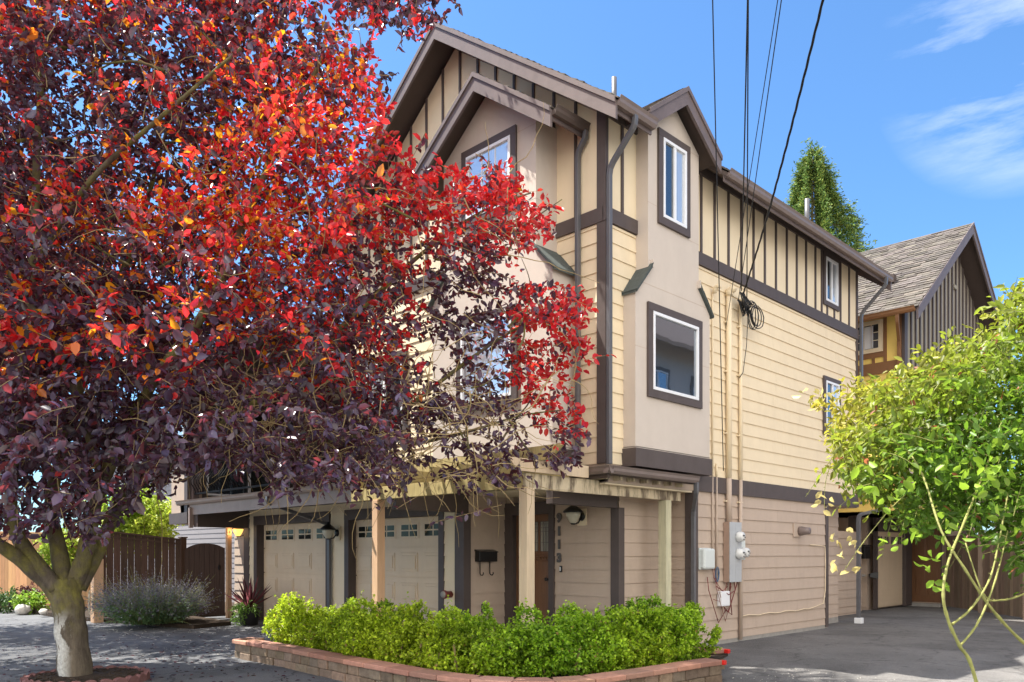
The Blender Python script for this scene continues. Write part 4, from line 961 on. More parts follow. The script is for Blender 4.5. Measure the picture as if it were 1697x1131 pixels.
POLY = [(-420, -260), (700, -260), (740, -5), (762, 5), (730, 25), (705, 40), (640, 30), (600, 40), (640, 120), (650, 185), (640, 210), (700, 255), (735, 265), (790, 290), (830, 270), (868, 290), (880, 330), (935, 340), (905, 380), (870, 420), (840, 450), (900, 465), (950, 455), (990, 510), (975, 560), (985, 590), (950, 620), (978, 660), (960, 690), (1000, 700), (985, 745), (950, 775), (890, 770), (870, 800), (800, 850), (770, 850), (740, 800), (640, 815), (560, 800), (470, 810), (430, 770), (340, 770), (270, 790), (190, 870), (140, 905), (90, 880), (20, 890), (-420, 900)]
def plum(n, seed, dmean, dsd):
    rs = np.random.default_rng(seed); px = rs.uniform(-420, 1000, n * 3); py = rs.uniform(-260, 905, n * 3)
    k = inpoly(px, py, POLY); px, py = px[k], py[k]
    # fewer outside the frame
    keep = ((px > -40) & (py > -60)) | (rs.random(len(px)) < .7); px, py = px[keep][:n], py[keep][:n]
    edge = np.clip((px - 600) / 400, 0, 1)
    s = dmean + rs.normal(0, 1, len(px)) * dsd * (1 - .55 * edge); s += edge * .45 + .7 * np.clip((230 - py) / 150, 0, 1) * (px > 300)
    s = np.clip(s, 6.9, 11.2); P = pxs(px, py, s)
    P[:, 1] = np.minimum(P[:, 1], -.75 - .3 * rs.random(len(px)))
    return P, px, py
P0, px0, py0 = plum(9600, 21, 9.0, 1.0)
nzv = vnoise(P0, 2.2, 5) + .6 * vnoise(P0, 5.5, 6)
thin = (px0 > 60) & (px0 < 340) & (py0 > 60) & (py0 < 300)
lowzone = (py0 > 790)
k = (nzv > np.where(thin, .10, np.where(px0 > 690, .18, -.30))) & ~(lowzone & (NR.random(len(px0)) < .35)); P0, px0, py0 = P0[k], px0[k], py0[k]
rs2 = np.random.default_rng(23); qx = rs2.uniform(-420, 720, 5200); qy = rs2.uniform(-260, 800, 5200); k2 = inpoly(qx, qy, POLY) & ~((qx > 610) & (qy > 380)) & (rs2.random(5200) < .8); qx, qy = qx[k2], qy[k2]
Q = pxs(qx, qy, np.clip(10.5 + rs2.normal(0, .45, len(qx)), 9.8, 11.4)); Q[:, 1] = np.minimum(Q[:, 1], -.75 - .3 * rs2.random(len(qx))); g2 = vnoise(Q, 2.0, 25) > -.35; n1 = len(P0)
P0 = np.concatenate([P0, Q[g2]]); px0 = np.concatenate([px0, qx[g2]]); py0 = np.concatenate([py0, qy[g2]]); back = np.arange(len(P0)) >= n1
cen = np.array(PX(330, 620, 9.1)); Dr = P0 - cen; Dr /= np.linalg.norm(Dr, axis=1)[:, None]; Dr += NR.normal(0, .55, Dr.shape); Dr[:, 2] -= .12
Ls = NR.uniform(.22, .46, len(P0)); Dr /= np.linalg.norm(Dr, axis=1)[:, None]
shoot = (NR.random(len(P0)) < np.where(px0 > 720, .16, .03)); Ls[shoot] *= 1.9; Dr[shoot] += np.array(RT)[None] * .7 * (px0[shoot] > 600)[:, None] + np.array([0, 0, .6])[None]; Dr /= np.linalg.norm(Dr, axis=1)[:, None]
start = P0 - Dr * Ls[:, None] * .75
LP, LD, LN, LT, LI, paths = sprig_leaves(start, Dr, Ls, 14, .35, NR)
LP[:, 1] = np.minimum(LP[:, 1], -.58)
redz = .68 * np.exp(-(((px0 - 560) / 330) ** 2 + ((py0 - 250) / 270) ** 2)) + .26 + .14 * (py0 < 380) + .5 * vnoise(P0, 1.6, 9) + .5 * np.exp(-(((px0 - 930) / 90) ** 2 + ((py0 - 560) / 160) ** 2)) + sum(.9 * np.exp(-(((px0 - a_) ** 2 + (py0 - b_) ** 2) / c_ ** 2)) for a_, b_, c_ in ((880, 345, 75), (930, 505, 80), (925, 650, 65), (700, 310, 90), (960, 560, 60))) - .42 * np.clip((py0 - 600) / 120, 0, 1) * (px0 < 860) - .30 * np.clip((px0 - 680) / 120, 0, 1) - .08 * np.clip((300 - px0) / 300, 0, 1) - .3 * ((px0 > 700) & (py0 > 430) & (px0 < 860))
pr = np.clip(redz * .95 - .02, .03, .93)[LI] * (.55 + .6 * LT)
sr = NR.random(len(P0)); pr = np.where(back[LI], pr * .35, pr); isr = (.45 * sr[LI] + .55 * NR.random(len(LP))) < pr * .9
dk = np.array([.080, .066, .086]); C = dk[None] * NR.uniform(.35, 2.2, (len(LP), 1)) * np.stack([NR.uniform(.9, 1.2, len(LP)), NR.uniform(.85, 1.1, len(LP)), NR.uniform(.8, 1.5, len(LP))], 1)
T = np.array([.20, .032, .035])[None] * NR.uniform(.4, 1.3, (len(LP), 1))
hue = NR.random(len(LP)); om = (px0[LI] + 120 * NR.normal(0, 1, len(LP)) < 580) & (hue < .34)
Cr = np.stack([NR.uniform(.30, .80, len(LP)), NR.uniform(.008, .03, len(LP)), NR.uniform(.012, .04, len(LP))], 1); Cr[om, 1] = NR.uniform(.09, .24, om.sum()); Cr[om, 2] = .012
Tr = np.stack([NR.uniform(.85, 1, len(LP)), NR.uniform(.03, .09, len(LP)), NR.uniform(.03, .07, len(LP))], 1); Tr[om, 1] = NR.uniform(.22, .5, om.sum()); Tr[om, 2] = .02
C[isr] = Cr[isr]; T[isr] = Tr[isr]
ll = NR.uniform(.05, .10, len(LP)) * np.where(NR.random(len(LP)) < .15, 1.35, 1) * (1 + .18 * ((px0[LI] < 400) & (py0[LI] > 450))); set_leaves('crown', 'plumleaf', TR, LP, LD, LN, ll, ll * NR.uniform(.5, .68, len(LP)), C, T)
sel = NR.random(len(paths)) < .42; twigs('twigs', 'twig', TR, [list(map(tuple, p)) for p in paths[sel]], .0045, .0018)
# long bare whips hanging under the crown and through it
pth = []
for k in range(520):
    x = rb.uniform(20, 960); y = rb.uniform(40, 800)
    if rb.random() < .5: x = rb.uniform(330, 840); y = rb.uniform(640, 800)
    if not inpoly(np.array([x]), np.array([y]), POLY)[0]: continue
    s = rb.uniform(8.0, 9.7); a = rb.uniform(0, 6.28); p = []; L_ = rb.uniform(60, 190) / 8
    for j in range(8): p.append(tuple(PX(x, y, s))); a += rb.uniform(-.45, .45); x += math.cos(a) * L_; y += math.sin(a) * L_ + 1.2; s += rb.uniform(-.04, .04)
    pth.append(p)
twigs('whips', 'twig', TR, pth, .0065, .002)
# second plum added past the left edge to shade the street and fill gaps
T2_ = empty('plum_tree', 'purple-leaf plum added past the left edge to shade the street, crown showing through gaps', 'tree', (-10.9, -5.4, 0))
q = np.random.default_rng(63); Pc, Dc, q = cloud([(-10.8, -5.2, 6.4), (-9.0, -4.4, 5.6), (-12.6, -5.8, 6.0), (-8.0, -4.6, 6.6), (-10.2, -4.0, 7.4)], [(3.0, 2.8, 2.2), (2.2, 2.0, 1.6), (2.4, 2.2, 2.0), (1.6, 1.5, 1.4), (2.4, 2.2, 1.8)], 3300, 63, .1)
LP, LD, LN, LT, LI, paths = sprig_leaves(Pc, Dc + q.normal(0, .5, Dc.shape), q.uniform(.3, .6, len(Pc)), 13, .3, q)
Cc = np.array([.075, .055, .065])[None] * q.uniform(.4, 1.9, (len(LP), 1)); Tc = np.array([.22, .035, .03])[None] * q.uniform(.5, 1.3, (len(LP), 1)); m_ = q.random(len(LP)) < .16; Cc[m_] = [.5, .06, .02]; Tc[m_] = [.9, .15, .04]
l2 = q.uniform(.07, .12, len(LP)); set_leaves('crown', 'plumleaf', T2_, LP, LD, LN, l2, l2 * .6, Cc, Tc)
twigs('twigs', 'twig', T2_, [list(map(tuple, p)) for p in paths[::3]], .006, .002)
g = MB(); g.tube([(-10.9, -5.4, -.05), (-10.9, -5.4, .9), (-10.95, -5.3, 2.0), (-10.8, -5.1, 4.0), (-10.6, -4.9, 7.0)], [.22, .16, .14, .09, .03], 12)
for e in ((-9.0, -4.4, 5.6), (-12.6, -5.8, 6.0), (-8.0, -4.6, 6.6), (-10.2, -4.0, 7.4)): g.tube([(-10.93, -5.35, 1.7), tuple((Vector((-10.93, -5.35, 1.7)) + Vector(e)) / 2 + Vector((0, 0, .4))), e], [.11, .07, .02], 9)
g.build('trunk', 'bark', T2_, smooth=True)
# brick ring round the trunk
RG = empty('tree_ring', 'ring of scalloped reddish edging stones around the plum tree trunk', 'edging', base)
t = MB(); rg = random.Random(2)
rc_ = Vector((base.x + .1, base.y + .1, 0))
for k in range(26):
    a = 2 * math.pi * k / 26; c = rc_ + Vector((math.cos(a) * .62, math.sin(a) * .62, 0)); u = Vector((-math.sin(a), math.cos(a), 0)); n = Vector((math.cos(a), math.sin(a), 0)); q = rg.uniform(.7, 1.2)
    pts = [c + u * (.07 * math.cos(th)) + Vector((0, 0, .035 + .05 * math.sin(th))) for th in [i * math.pi / 6 for i in range(7)]]; pts = [c + u * .07 + Vector((0, 0, -.02))] + pts + [c - u * .07 + Vector((0, 0, -.02))]
    t.prism([p - n * .035 for p in pts], n * .07, (q, q * .95, q))
t.build('edging_stones', 'ringstone', RG, bevel=.008)
t = MB(); t.lathe(rc_, [(.6, .0), (.6, .045), (.3, .07), (.01, .08)], 24); t.build('bark_mulch', 'soil', RG)
tg = MB()
for k in range(500):
    a = rg.uniform(0, 6.28); r_ = rg.uniform(.2, .58); c = rc_ + Vector((math.cos(a) * r_, math.sin(a) * r_, .06)); b2 = rg.uniform(0, 3.14); d = Vector((math.cos(b2), math.sin(b2), rg.uniform(-.2, .2))) * rg.uniform(.02, .05); e = Vector((-d.y, d.x, 0)) * .35
    tg.hexa([c - d - e, c + d - e, c + d + e, c - d + e, c - d - e + Vector((0, 0, .012)), c + d - e + Vector((0, 0, .012)), c + d + e + Vector((0, 0, .012)), c - d + e + Vector((0, 0, .012))])
tg.build('mulch_chips', 'soil', RG)

# ------------------------------------------------------------------ shrubs

# boxwood hedge inside the planter
HG = empty('boxwood_hedge', 'bright green boxwood hedge filling the block planter in front of the pergola', 'hedge', (-1, -2.5, .17))
cs, rs_ = [], []; rh = random.Random(6); stems = []
hp = polyline([(-3.62, -2.75), (-2.6, -2.85), (-1.2, -2.95), (.3, -2.95), (1.1, -2.6), (1.4, -1.9), (1.45, -1.0), (1.45, -.2)], .33)
hp += polyline([(-3.3, -2.2), (-1.8, -2.3), (0, -2.2), (.85, -1.4), (.95, -.2), (.9, .3)], .4)
for i, p in enumerate(hp):
    h_ = .225 + rh.uniform(-.06, .06); far = i > 20
    if p.x > 1.2 and p.y > -1.2: h_ += .10
    cs.append((p.x + rh.uniform(-.05, .05), p.y + rh.uniform(-.05, .05), .2 + h_ * .86)); rs_.append((.30 + rh.uniform(-.04, .05), .30 + rh.uniform(-.04, .05), h_)); stems.append([(p.x, p.y, .15), (p.x + rh.uniform(-.1, .1), p.y, .5)])
for p in hp:
    if rh.random() < .75: cs.append((p.x + rh.uniform(-.12, .12), p.y + rh.uniform(-.12, .12), .2 + .43 + rh.uniform(-.02, .1))); rs_.append((.13, .13, .12 + rh.uniform(0, .06)))
Pc, Dc, rs = cloud(cs, rs_, 21000, 31, .62)
g_ = vnoise(Pc, 6.5, 14) + .5 * vnoise(Pc, 14, 15) > -.42; Pc, Dc = Pc[g_], Dc[g_]
Pc[:, 2] = np.maximum(Pc[:, 2], .22); Dc = Dc + rs.normal(0, .35, Dc.shape); Dc[:, 2] += .75; Lh = rs.uniform(.03, .075, len(Pc))
sh_ = rs.random(len(Pc)) < .035; Lh[sh_] *= 2.6; Dc[sh_, 2] += 1.2
LP, LD, LN, LT, LI, paths = sprig_leaves(Pc, Dc, Lh, 7, -.1, rs, spread=.9)
v = rs.uniform(.6, 1.45, (len(LP), 1)) * (.75 + .5 * LT[:, None]) * (1 + .25 * vnoise(Pc, 3, 3)[LI][:, None])
yel = np.clip(.52 + .5 * vnoise(Pc, 2.1, 4)[LI] + .35 * LT, 0, 1)[:, None]
C = (np.array([.15, .36, .02])[None] * (1 - yel) + np.array([.44, .56, .03])[None] * yel) * v * .82; bq = rs.random(len(LP)) < .012; C[bq] = [.30, .20, .06]; T = C * 1.5
lw = rs.uniform(.026, .042, len(LP)); set_leaves('foliage', 'greenleaf', HG, LP, LD, LN, lw, lw * .75, np.clip(C, 0, .8), np.clip(T, 0, 1), shape='ovate')
twigs('stems', 'twig', HG, stems, .02, .01)

# lavender
LV = empty('lavender_shrub', 'grey-green lavender bush with pale purple spikes by the dark fence', 'shrub', (-10.2, -1.8, .07))
rs = np.random.default_rng(41); n = 2600; a = rs.uniform(0, 6.28, n); rr_ = np.sqrt(rs.random(n)); lc = np.array(PX(253, 1010, 16.0))
bx = lc[0] + rr_ * 1.15 * np.cos(a) ; by = lc[1] + rr_ * .8 * np.sin(a) ; st = np.stack([bx, by, np.full(n, .10)], 1)
u1 = np.array(RT); u2 = np.array(FW); st = np.array([lc[0], lc[1], .1])[None] + u1[None] * (rr_ * .5 * np.cos(a))[:, None] + u2[None] * (rr_ * .55 * np.sin(a))[:, None]
dr = u1[None] * (rr_ * .85 * np.cos(a))[:, None] + u2[None] * (rr_ * .8 * np.sin(a))[:, None] + np.array([0, 0, 1.])[None] * rs.uniform(.55, 1.1, n)[:, None] + rs.normal(0, .14, (n, 3))
Lh = rs.uniform(.6, 1.02, n)
LP, LD, LN, LT, LI, paths = sprig_leaves(st, dr, Lh, 16, .15, rs, spread=.3)
pur = (LT > .66)[:, None]; v = rs.uniform(.6, 1.4, (len(LP), 1)); gr = np.clip(.5 + vnoise(LP, 1.7, 4), 0, 1)[:, None]
C = np.where(pur, np.array([.20, .19, .23])[None], np.array([.17, .26, .17])[None] * (1 - gr) + np.array([.16, .29, .09])[None] * gr) * v
lw = np.where(LT > .8, .035, .06) * rs.uniform(.7, 1.3, len(LP)); set_leaves('foliage', 'greenleaf', LV, LP, LD * 1.0, LN, lw, lw * .3, C, C * .9, shape='diamond')
twigs('stems', 'cane', LV, [list(map(tuple, p)) for p in paths[::4]], .004, .002)

def bush(name, label, cat, loc, cs, rs_, n, leaf, col, col2, seed, m='greenleaf', shell=.3, L=(.15, .3), nl=9, stem='twig', tr=1.4, spread=.8, up=.4):
    B = empty(name, label, cat, loc); Pc, Dc, rs = cloud(cs, rs_, n, seed, shell); Dc = Dc + rs.normal(0, .5, Dc.shape); Dc[:, 2] += up
    LP, LD, LN, LT, LI, paths = sprig_leaves(Pc, Dc, rs.uniform(L[0], L[1], n), nl, .3, rs, spread)
    q = np.clip(.5 + .6 * vnoise(LP, 1.8, seed) + rs.normal(0, .2, len(LP)), 0, 1)[:, None]; C = (np.array(col)[None] * (1 - q) + np.array(col2)[None] * q) * rs.uniform(.6, 1.3, (len(LP), 1))
    lw = leaf * rs.uniform(.7, 1.25, len(LP)); set_leaves('foliage', m, B, LP, LD, LN, lw, lw * .5, np.clip(C, 0, .9), np.clip(C * tr, 0, 1))
    twigs('stems', stem, B, [list(map(tuple, p)) for p in paths[::3]], .006, .002)
    g = MB(); g0 = Vector(loc)
    for c in cs[:10]: g.tube([(g0.x, g0.y, g0.z), tuple(g0.lerp(Vector(c), .5) + Vector((.05, 0, .1))), c], [.03, .02, .008], 6)
    g.build('trunk', 'bark', B); return B
def around(px, py, s, R_, n, seed, flat=.8):
    rd_ = random.Random(seed); c = PX(px, py, s); return [tuple(c + Vector((rd_.uniform(-1, 1) * R_, rd_.uniform(-1, 1) * R_, rd_.uniform(-1, 1) * R_ * flat))) for _ in range(n)]
cs = around(232, 862, 20.5, .6, 9, 3); bush('garden_shrub', 'lime green leafy shrub showing above the dark fence', 'shrub', (PX(232, 862, 20.5).x, PX(232, 862, 20.5).y, 0), cs, [(.5, .5, .45)] * 9, 900, .11, (.30, .42, .04), (.55, .60, .08), 51)
cs = around(150, 900, 20.8, .7, 8, 4); bush('garden_shrub', 'yellow-green shrub seen between the plum tree limbs', 'shrub', (PX(150, 900, 20.8).x, PX(150, 900, 20.8).y, 0), cs, [(.45, .45, .5)] * 8, 700, .10, (.25, .38, .04), (.50, .52, .08), 52)
c = PX(50, 1000, 19.5); bush('low_plant', 'small bright green plant in the bed left of the trunk', 'plant', (c.x, c.y, .08), [(c.x, c.y, .25)], [(.25, .25, .15)], 90, .09, (.12, .28, .03), (.3, .42, .05), 53)
c = PX(15, 992, 20); bush('low_plant', 'dark green low plant at the foot of the orange fence', 'plant', (c.x, c.y, .08), [(c.x, c.y, .25), (c.x - .5, c.y, .25)], [(.5, .4, .2)] * 2, 160, .08, (.04, .09, .02), (.08, .15, .04), 54)
c = PX(48, 985, 20); bush('low_plant', 'small dark maroon plant beside the orange fence', 'plant', (c.x, c.y, .08), [(c.x, c.y, .35)], [(.22, .22, .2)], 90, .08, (.05, .015, .02), (.09, .03, .03), 55)
for i, (px, py, s, r_) in enumerate(((38, 1006, 19.2, .22), (72, 1011, 18.5, .12))):
    t = MB(); c = PX(px, py, s); t.blob((c.x, c.y, .12), (r_, r_ * .8, r_ * .6), i); o = t.build('garden_rock', 'rock', None, smooth=True); tag(o, ['larger pale rock in the bed at the foot of the orange fence', 'smaller white rock in the bed right of the larger one'][i], 'rock')

# potted plant by the garage
c = PX(413, 1040, 16.4); c.z = 0
PT = empty('potted_plant', 'dark pot with spiky burgundy cordyline and trailing greenery left of first garage', 'potted plant', c)
t = MB(); t.lathe(c, [(.17, 0), (.22, .3), (.24, .36), (.2, .36), (.19, .32)], 18); t.build('pot', 'potmat', PT, smooth=True)
rs = np.random.default_rng(61); n = 46; P_ = np.tile(np.array(c) + np.array([0, 0, .34]), (n, 1)); a = rs.uniform(0, 6.28, n); el = rs.uniform(.5, 1.45, n)
D_ = np.stack([np.cos(a) * np.cos(el), np.sin(a) * np.cos(el), np.sin(el)], 1); ln = rs.uniform(.4, .75, n); cc = np.tile([.11, .035, .04], (n, 1)) * rs.uniform(.6, 1.6, (n, 1))
set_leaves('spiky_leaves', 'plumleaf', PT, P_, D_, rs.normal(0, 1, (n, 3)), ln, np.full(n, .05), cc, cc * 2)
Pc, Dc, rs = cloud([tuple(c + Vector((0, -.2, .25))), tuple(c + Vector((.1, -.1, .38)))], [(.22, .1, .22), (.25, .25, .08)], 160, 62, .2)
LP, LD, LN, LT, LI, paths = sprig_leaves(Pc, Dc - np.array([0, 0, .6]), rs.uniform(.06, .15, 160), 6, .5, rs)
cc = np.tile([.2, .36, .06], (len(LP), 1)) * rs.uniform(.6, 1.3, (len(LP), 1)); set_leaves('trailing_leaves', 'greenleaf', PT, LP, LD, LN, np.full(len(LP), .04), np.full(len(LP), .025), cc, cc)

# ------------------------------------------------------------------ fences, gate
def fence(label, name, p0, p1, z0, zt0, zt1, m, bw=.14, rail=True, posts=(0, 1), cat='fence', pm=None):
    p0 = Vector((p0[0], p0[1], 0)); p1 = Vector((p1[0], p1[1], 0)); L_ = (p1 - p0).length; d = (p1 - p0) / L_; n = Vector((d.y, -d.x, 0)); F_ = empty(name, label, cat, p0); rd_ = random.Random(int(L_ * 100)); g = MB(); x = 0
    while x < L_ - .02:
        w = min(bw * rd_.uniform(.93, 1.05), L_ - x); a = p0 + d * x; b_ = p0 + d * (x + w - .006); zt = zt0 + (zt1 - zt0) * x / L_; k = rd_.uniform(.7, 1.25); e = n * rd_.uniform(0, .006)
        g.hexa([a + e + Vector((0, 0, z0)), b_ + e + Vector((0, 0, z0)), b_ - n * .02 + Vector((0, 0, z0)), a - n * .02 + Vector((0, 0, z0)), a + e + Vector((0, 0, zt)), b_ + e + Vector((0, 0, zt)), b_ - n * .02 + Vector((0, 0, zt)), a - n * .02 + Vector((0, 0, zt))], (k, k * rd_.uniform(.94, 1.04), k)); x += w
    g.build('boards', m, F_)
    if rail:
        g = MB(); a, b_ = p0, p1
        for dz, n0, n1 in ((0, .05, -.07), (-.1, .02, -.02)):
            if dz: n0, n1 = .03, .001 + .005
            g.hexa([a + n * n0 + Vector((0, 0, zt0 + dz)), b_ + n * n0 + Vector((0, 0, zt1 + dz)), b_ + n * n1 + Vector((0, 0, zt1 + dz)), a + n * n1 + Vector((0, 0, zt0 + dz)), a + n * n0 + Vector((0, 0, zt0 + dz + .04)), b_ + n * n0 + Vector((0, 0, zt1 + dz + .04)), b_ + n * n1 + Vector((0, 0, zt1 + dz + .04)), a + n * n1 + Vector((0, 0, zt0 + dz + .04))])
        g.build('cap_rail', m, F_)
    for q in posts:
        c = p0.lerp(p1, q); zt = zt0 + (zt1 - zt0) * q; g = MB(); g.box(c.x - .06, c.x + .06, c.y - .06, c.y + .06, z0 - .05, zt + .06); g.box(c.x - .08, c.x + .08, c.y - .08, c.y + .08, zt + .061, zt + .09); g.build('post', pm or m, F_)
    return F_
gp = PX(303, 1020, 18.3); gp2 = PX(379, 1020, 18.3)
fp = PX(165, 1000, 17.6)
fence('dark brown board fence with cap rail running left from the arched gate', 'wooden_fence', (fp.x, fp.y), (gp.x, gp.y), 0, 1.95, 1.76, 'darkfence', posts=(0, 1))
q0 = PX(-260, 1000, 24); q1 = PX(150, 1000, 20.5)
fence('tall sunlit orange cedar fence behind the plum trunk', 'wooden_fence', (q0.x, q0.y), (q1.x, q1.y), .1, 2.2, 1.95, 'cedar', posts=(0, .5, 1))
c = PX(161, 1030, 17.0); t = MB(); t.box(c.x - .1, c.x + .1, c.y - .1, c.y + .1, 0, 1.35); o = t.build('wooden_post', 'postorange', None, bevel=.01); tag(o, 'short thick tan wooden post just right of the plum trunk', 'post')
t = MB(); rp_ = random.Random(3)
for k in range(4):
    cc = Vector((c.x + .12, c.y - .16, .35 + .06 * k)); t.tube([cc + RT * (.05 * math.cos(a)) + Vector((0, 0, .18 * math.sin(a))) for a in [i * .7 for i in range(10)]], .009, 6)
tag(t.build('rope_coil', 'rope', None, smooth=True), 'cream rope hanging on the short tan post', 'rope')
# gate
GT = empty('garden_gate', 'dark brown arched wooden gate between the fence post and the house', 'gate', gp)
d = (gp2 - gp); d.z = 0; Lg = d.length; d.normalize(); n = Vector((d.y, -d.x, 0)); t = MB(); nb = 8
for k in range(nb):
    x0 = .04 + (Lg - .12) * k / nb; x1 = x0 + (Lg - .12) / nb - .006
    def arch(x): u = (x - Lg / 2) / (Lg / 2); return 1.40 + .30 * math.sqrt(max(0, 1 - u * u * .9))
    a = Vector((gp.x, gp.y, 0)) + d * x0; b_ = Vector((gp.x, gp.y, 0)) + d * x1
    t.prism([a + Vector((0, 0, .06)), b_ + Vector((0, 0, .06)), b_ + Vector((0, 0, arch(x1))), (a + b_) / 2 + Vector((0, 0, arch((x0 + x1) / 2))), a + Vector((0, 0, arch(x0)))], n * .03)
t.build('boards', 'gatewood', GT)
t = MB(); c = gp2; t.box(c.x - .05, c.x + .05, c.y - .05, c.y + .05, 0, 2.1); t.build('post', 'postorange', GT)
t = MB(); c = Vector((gp.x, gp.y, 1.15)) + d * (Lg - .2) + n * .045; t.box(c.x - .02, c.x + .02, c.y - .02, c.y + .02, 1.1, 1.2); t.build('latch', 'black', GT)

# neighbouring grey house on the left
NG = empty('grey_house', 'grey lap-sided neighbouring house behind the fence and gate', 'house', (-16, 4, 0))
t = MB(); siding(t, FRONT(2.4), -26, -11.6, 0, 5.2, ex=.15, t=.012); t.box(-26, -11.6, 2.4, 8, 0, 5.2); t.build('wall', 'graysiding', NG)
t = MB(); shingles(t, (-26.4, 1.9, 5.2), (-11.5, 1.9, 5.2), (-26.4, 5.2, 6.9), (-11.5, 5.2, 6.9), seed=31, row=.2, tab=.4); t.build('roof', 'shingle', NG)
t = MB(); t.prism([(-26.4, 1.9, 5.2), (-26.4, 8.4, 5.2), (-26.4, 5.2, 6.88)], (14.9, 0, 0)); t.build('gable', 'graysiding', NG)

# ------------------------------------------------------------------ rear yellow house
YH = empty('rear_house', 'yellow and grey half-timbered house with steep shingle roof behind the driveway', 'house', (0, 0, 0))
YC, YP, YS = 14.25, 9.93, .745
YF, YBK = 10.75, 17.75
zt2 = YP - YS * (YC - YF) - .2
t = MB(); t.prism([(0, YF, 2.42), (0, YBK, 2.42), (0, YBK, zt2), (0, YC, YP - .22), (0, YF, zt2)], (-10, 0, 0)); t.build('wall_core', 'yellow', YH); t = MB(); t.box(-10, -1.56, 12.72, YBK, 0, 2.42); t.build('lower_wall', 'taupe', YH)
t = MB(); siding(t, FRONT(YF), -10, -.02, 2.65, 5.65); t.build('siding', 'yellow', YH)
t = MB(); t.prism([(.012, YF, 5.6), (.012, YBK, 5.6), (.012, YBK, zt2), (.012, YC, YP - .25), (.012, YF, zt2)], (-.02, 0, 0)); t.build('gable_panel', 'graypanel', YH)
t = MB(); siding(t, SIDE(0), YF, YBK, 2.65, 5.62); siding(t, FRONT(12.7), -2.2, -1.56, 0.07, 2.42); siding(t, FRONT(15.5), -1.42, .2, .05, 2.42); t.build('lower_siding', 'taupe', YH)
t = MB(); y = YF + .12
while y < YBK:
    zz = YP - YS * abs(y - YC) - .25; t.box(.01, .045, y - .028, y + .028, 5.75, zz); y += .30
t.box(.005, .06, YF, YBK, 5.45, 5.72); t.box(-.02, .05, YF - .05, YF + .12, 0 + 2.6, zt2); t.build('batten', 'trim', YH)
t = MB(); t.box(-10, -.07, YF - .04, YF, 5.66, 5.92); t.box(-.07, .0, YF - .045, YF, 2.6, zt2 + .05); t.box(-.43, -.36, YF - .035, YF, 5.92, zt2); t.box(-10, -.43, YF - .035, YF, 6.05, 6.17)
for x in (-.66, -1.2): t.box(x - .03, x + .03, YF - .036, YF, 5.92, 6.05)
t.build('trim', 'browntrim', YH)
gable_roof(YH, 'x', YC, YP, YS, YC - YF + .55, .5, -10.4, seed=41, bd=.22)
ze = YP - YS * (YC - YF + .5) + .0
gutter(YH, (-10.3, YF - .53, ze - .03), (.44, YF - .53, ze - .03), (0, -1, 0), m='browntrim')
dsp([(.06, YF - .56, ze - .12), (.06, YF - .56, ze - .3), (-.06, YF - .10, ze - .62), (-.06, YF - .10, 2.5)], YH, m='browntrim')
window(YH, FRONT(YF), -1.70, -.44, 6.17, 6.92, .02, .05, 2, ('darkglass', 'darkglass'), muntin=(3, 3), trimmat='creampanel', frmat='creampanel')
t = MB(); t.box(-.86, -.66, YF - .041, YF - .036, 6.28, 6.80); t.build('curtain', 'blind', YH)
t = MB(); t.box(.0, .07, 14.22, 14.42, 8.35, 8.45); t.build('gable_vent', 'graypanel', YH, bevel=.01)
window(YH, SIDE(0), 13.9, 15.2, 5.05, 6.3, .03, .08, 2, ('glass', 'glass'))
t = MB(); t.box(-.75, -.5, 11.55, 11.75, 8.0, 8.2); t.build('roof_vent', 'soffit', YH)
# ground floor of the rear house
t = MB(); t.box(-1.45, -1.40, 12.85, 14.75, 0.06, 2.05)
for k in range(14): t.box(-1.40, -1.392, 12.86, 14.74, .09 + k * .14, .09 + k * .14 + .13)
gd = t.build('garage_door', 'garage', YH)
t = MB()
for k in range(4):
    for j in range(2): t.box(-1.39, -1.386, 12.98 + k * .46 + j * .15, 13.10 + k * .46 + j * .15, 1.72, 1.92)
t.build('pane', 'glass', gd)
t = MB(); t.box(-1.42, -1.34, 12.72, 12.85, .03, 2.2); t.box(-1.42, -1.30, 14.76, 15.2, .03, 2.42); t.box(-1.42, -1.34, 12.72, 14.75, 2.05, 2.4)
t.box(-1.5, -1.38, 15.42, 15.5, .03, 2.3); t.box(-.62, -.5, 15.42, 15.5, .03, 2.3); t.box(-1.38, -.62, 15.42, 15.5, 2.15, 2.3); t.box(.0, .18, 15.36, 15.5, .03, 2.42)
t.build('door_trim', 'trim', YH)
t = MB(); t.box(-1.38, -.62, 15.46, 15.5, .12, 2.15); rd_o = t.build('entry_door', 'doorwood', YH)
t = MB(); t.box(-1.28, -1.03, 15.445, 15.46, .3, 1.1); t.box(-.95, -.72, 15.445, 15.46, .3, 1.1); t.box(-1.28, -1.03, 15.445, 15.46, 1.25, 2.0); t.box(-.95, -.72, 15.445, 15.46, 1.25, 2.0); t.build('raised_panel', 'doorwood', rd_o, bevel=.01)
t = MB(); t.box(-1.44, -.56, 15.2, 15.5, .0, .09); t.build('door_step', 'concrete', YH)
t = MB(); t.box(-1.60, -1.42, 11.6, 11.75, 0, 2.42); t.box(.0, .14, 15.2, 15.34, 0, 2.3); t.build_each('porch_post', 'trim', YH)
t = MB(); t.box(-3, -.0, YF, 16, 2.42, 2.46); t.build('porch_ceiling', 'creampanel', YH)
t = MB(); siding(t, SIDE(-1.25), 9.6, 11.5, .05, 2.0); t.box(-1.40, -1.25, 9.6, 11.5, 0, 2.0); t.build('porch_screen', 'taupe', YH)
YH.location.x = .14
FL = empty('floodlight', 'small black floodlight low on the rear house wall by its garage', 'lamp', PX(1440, 955, 20.7)); c = PX(1444, 954, 20.5)
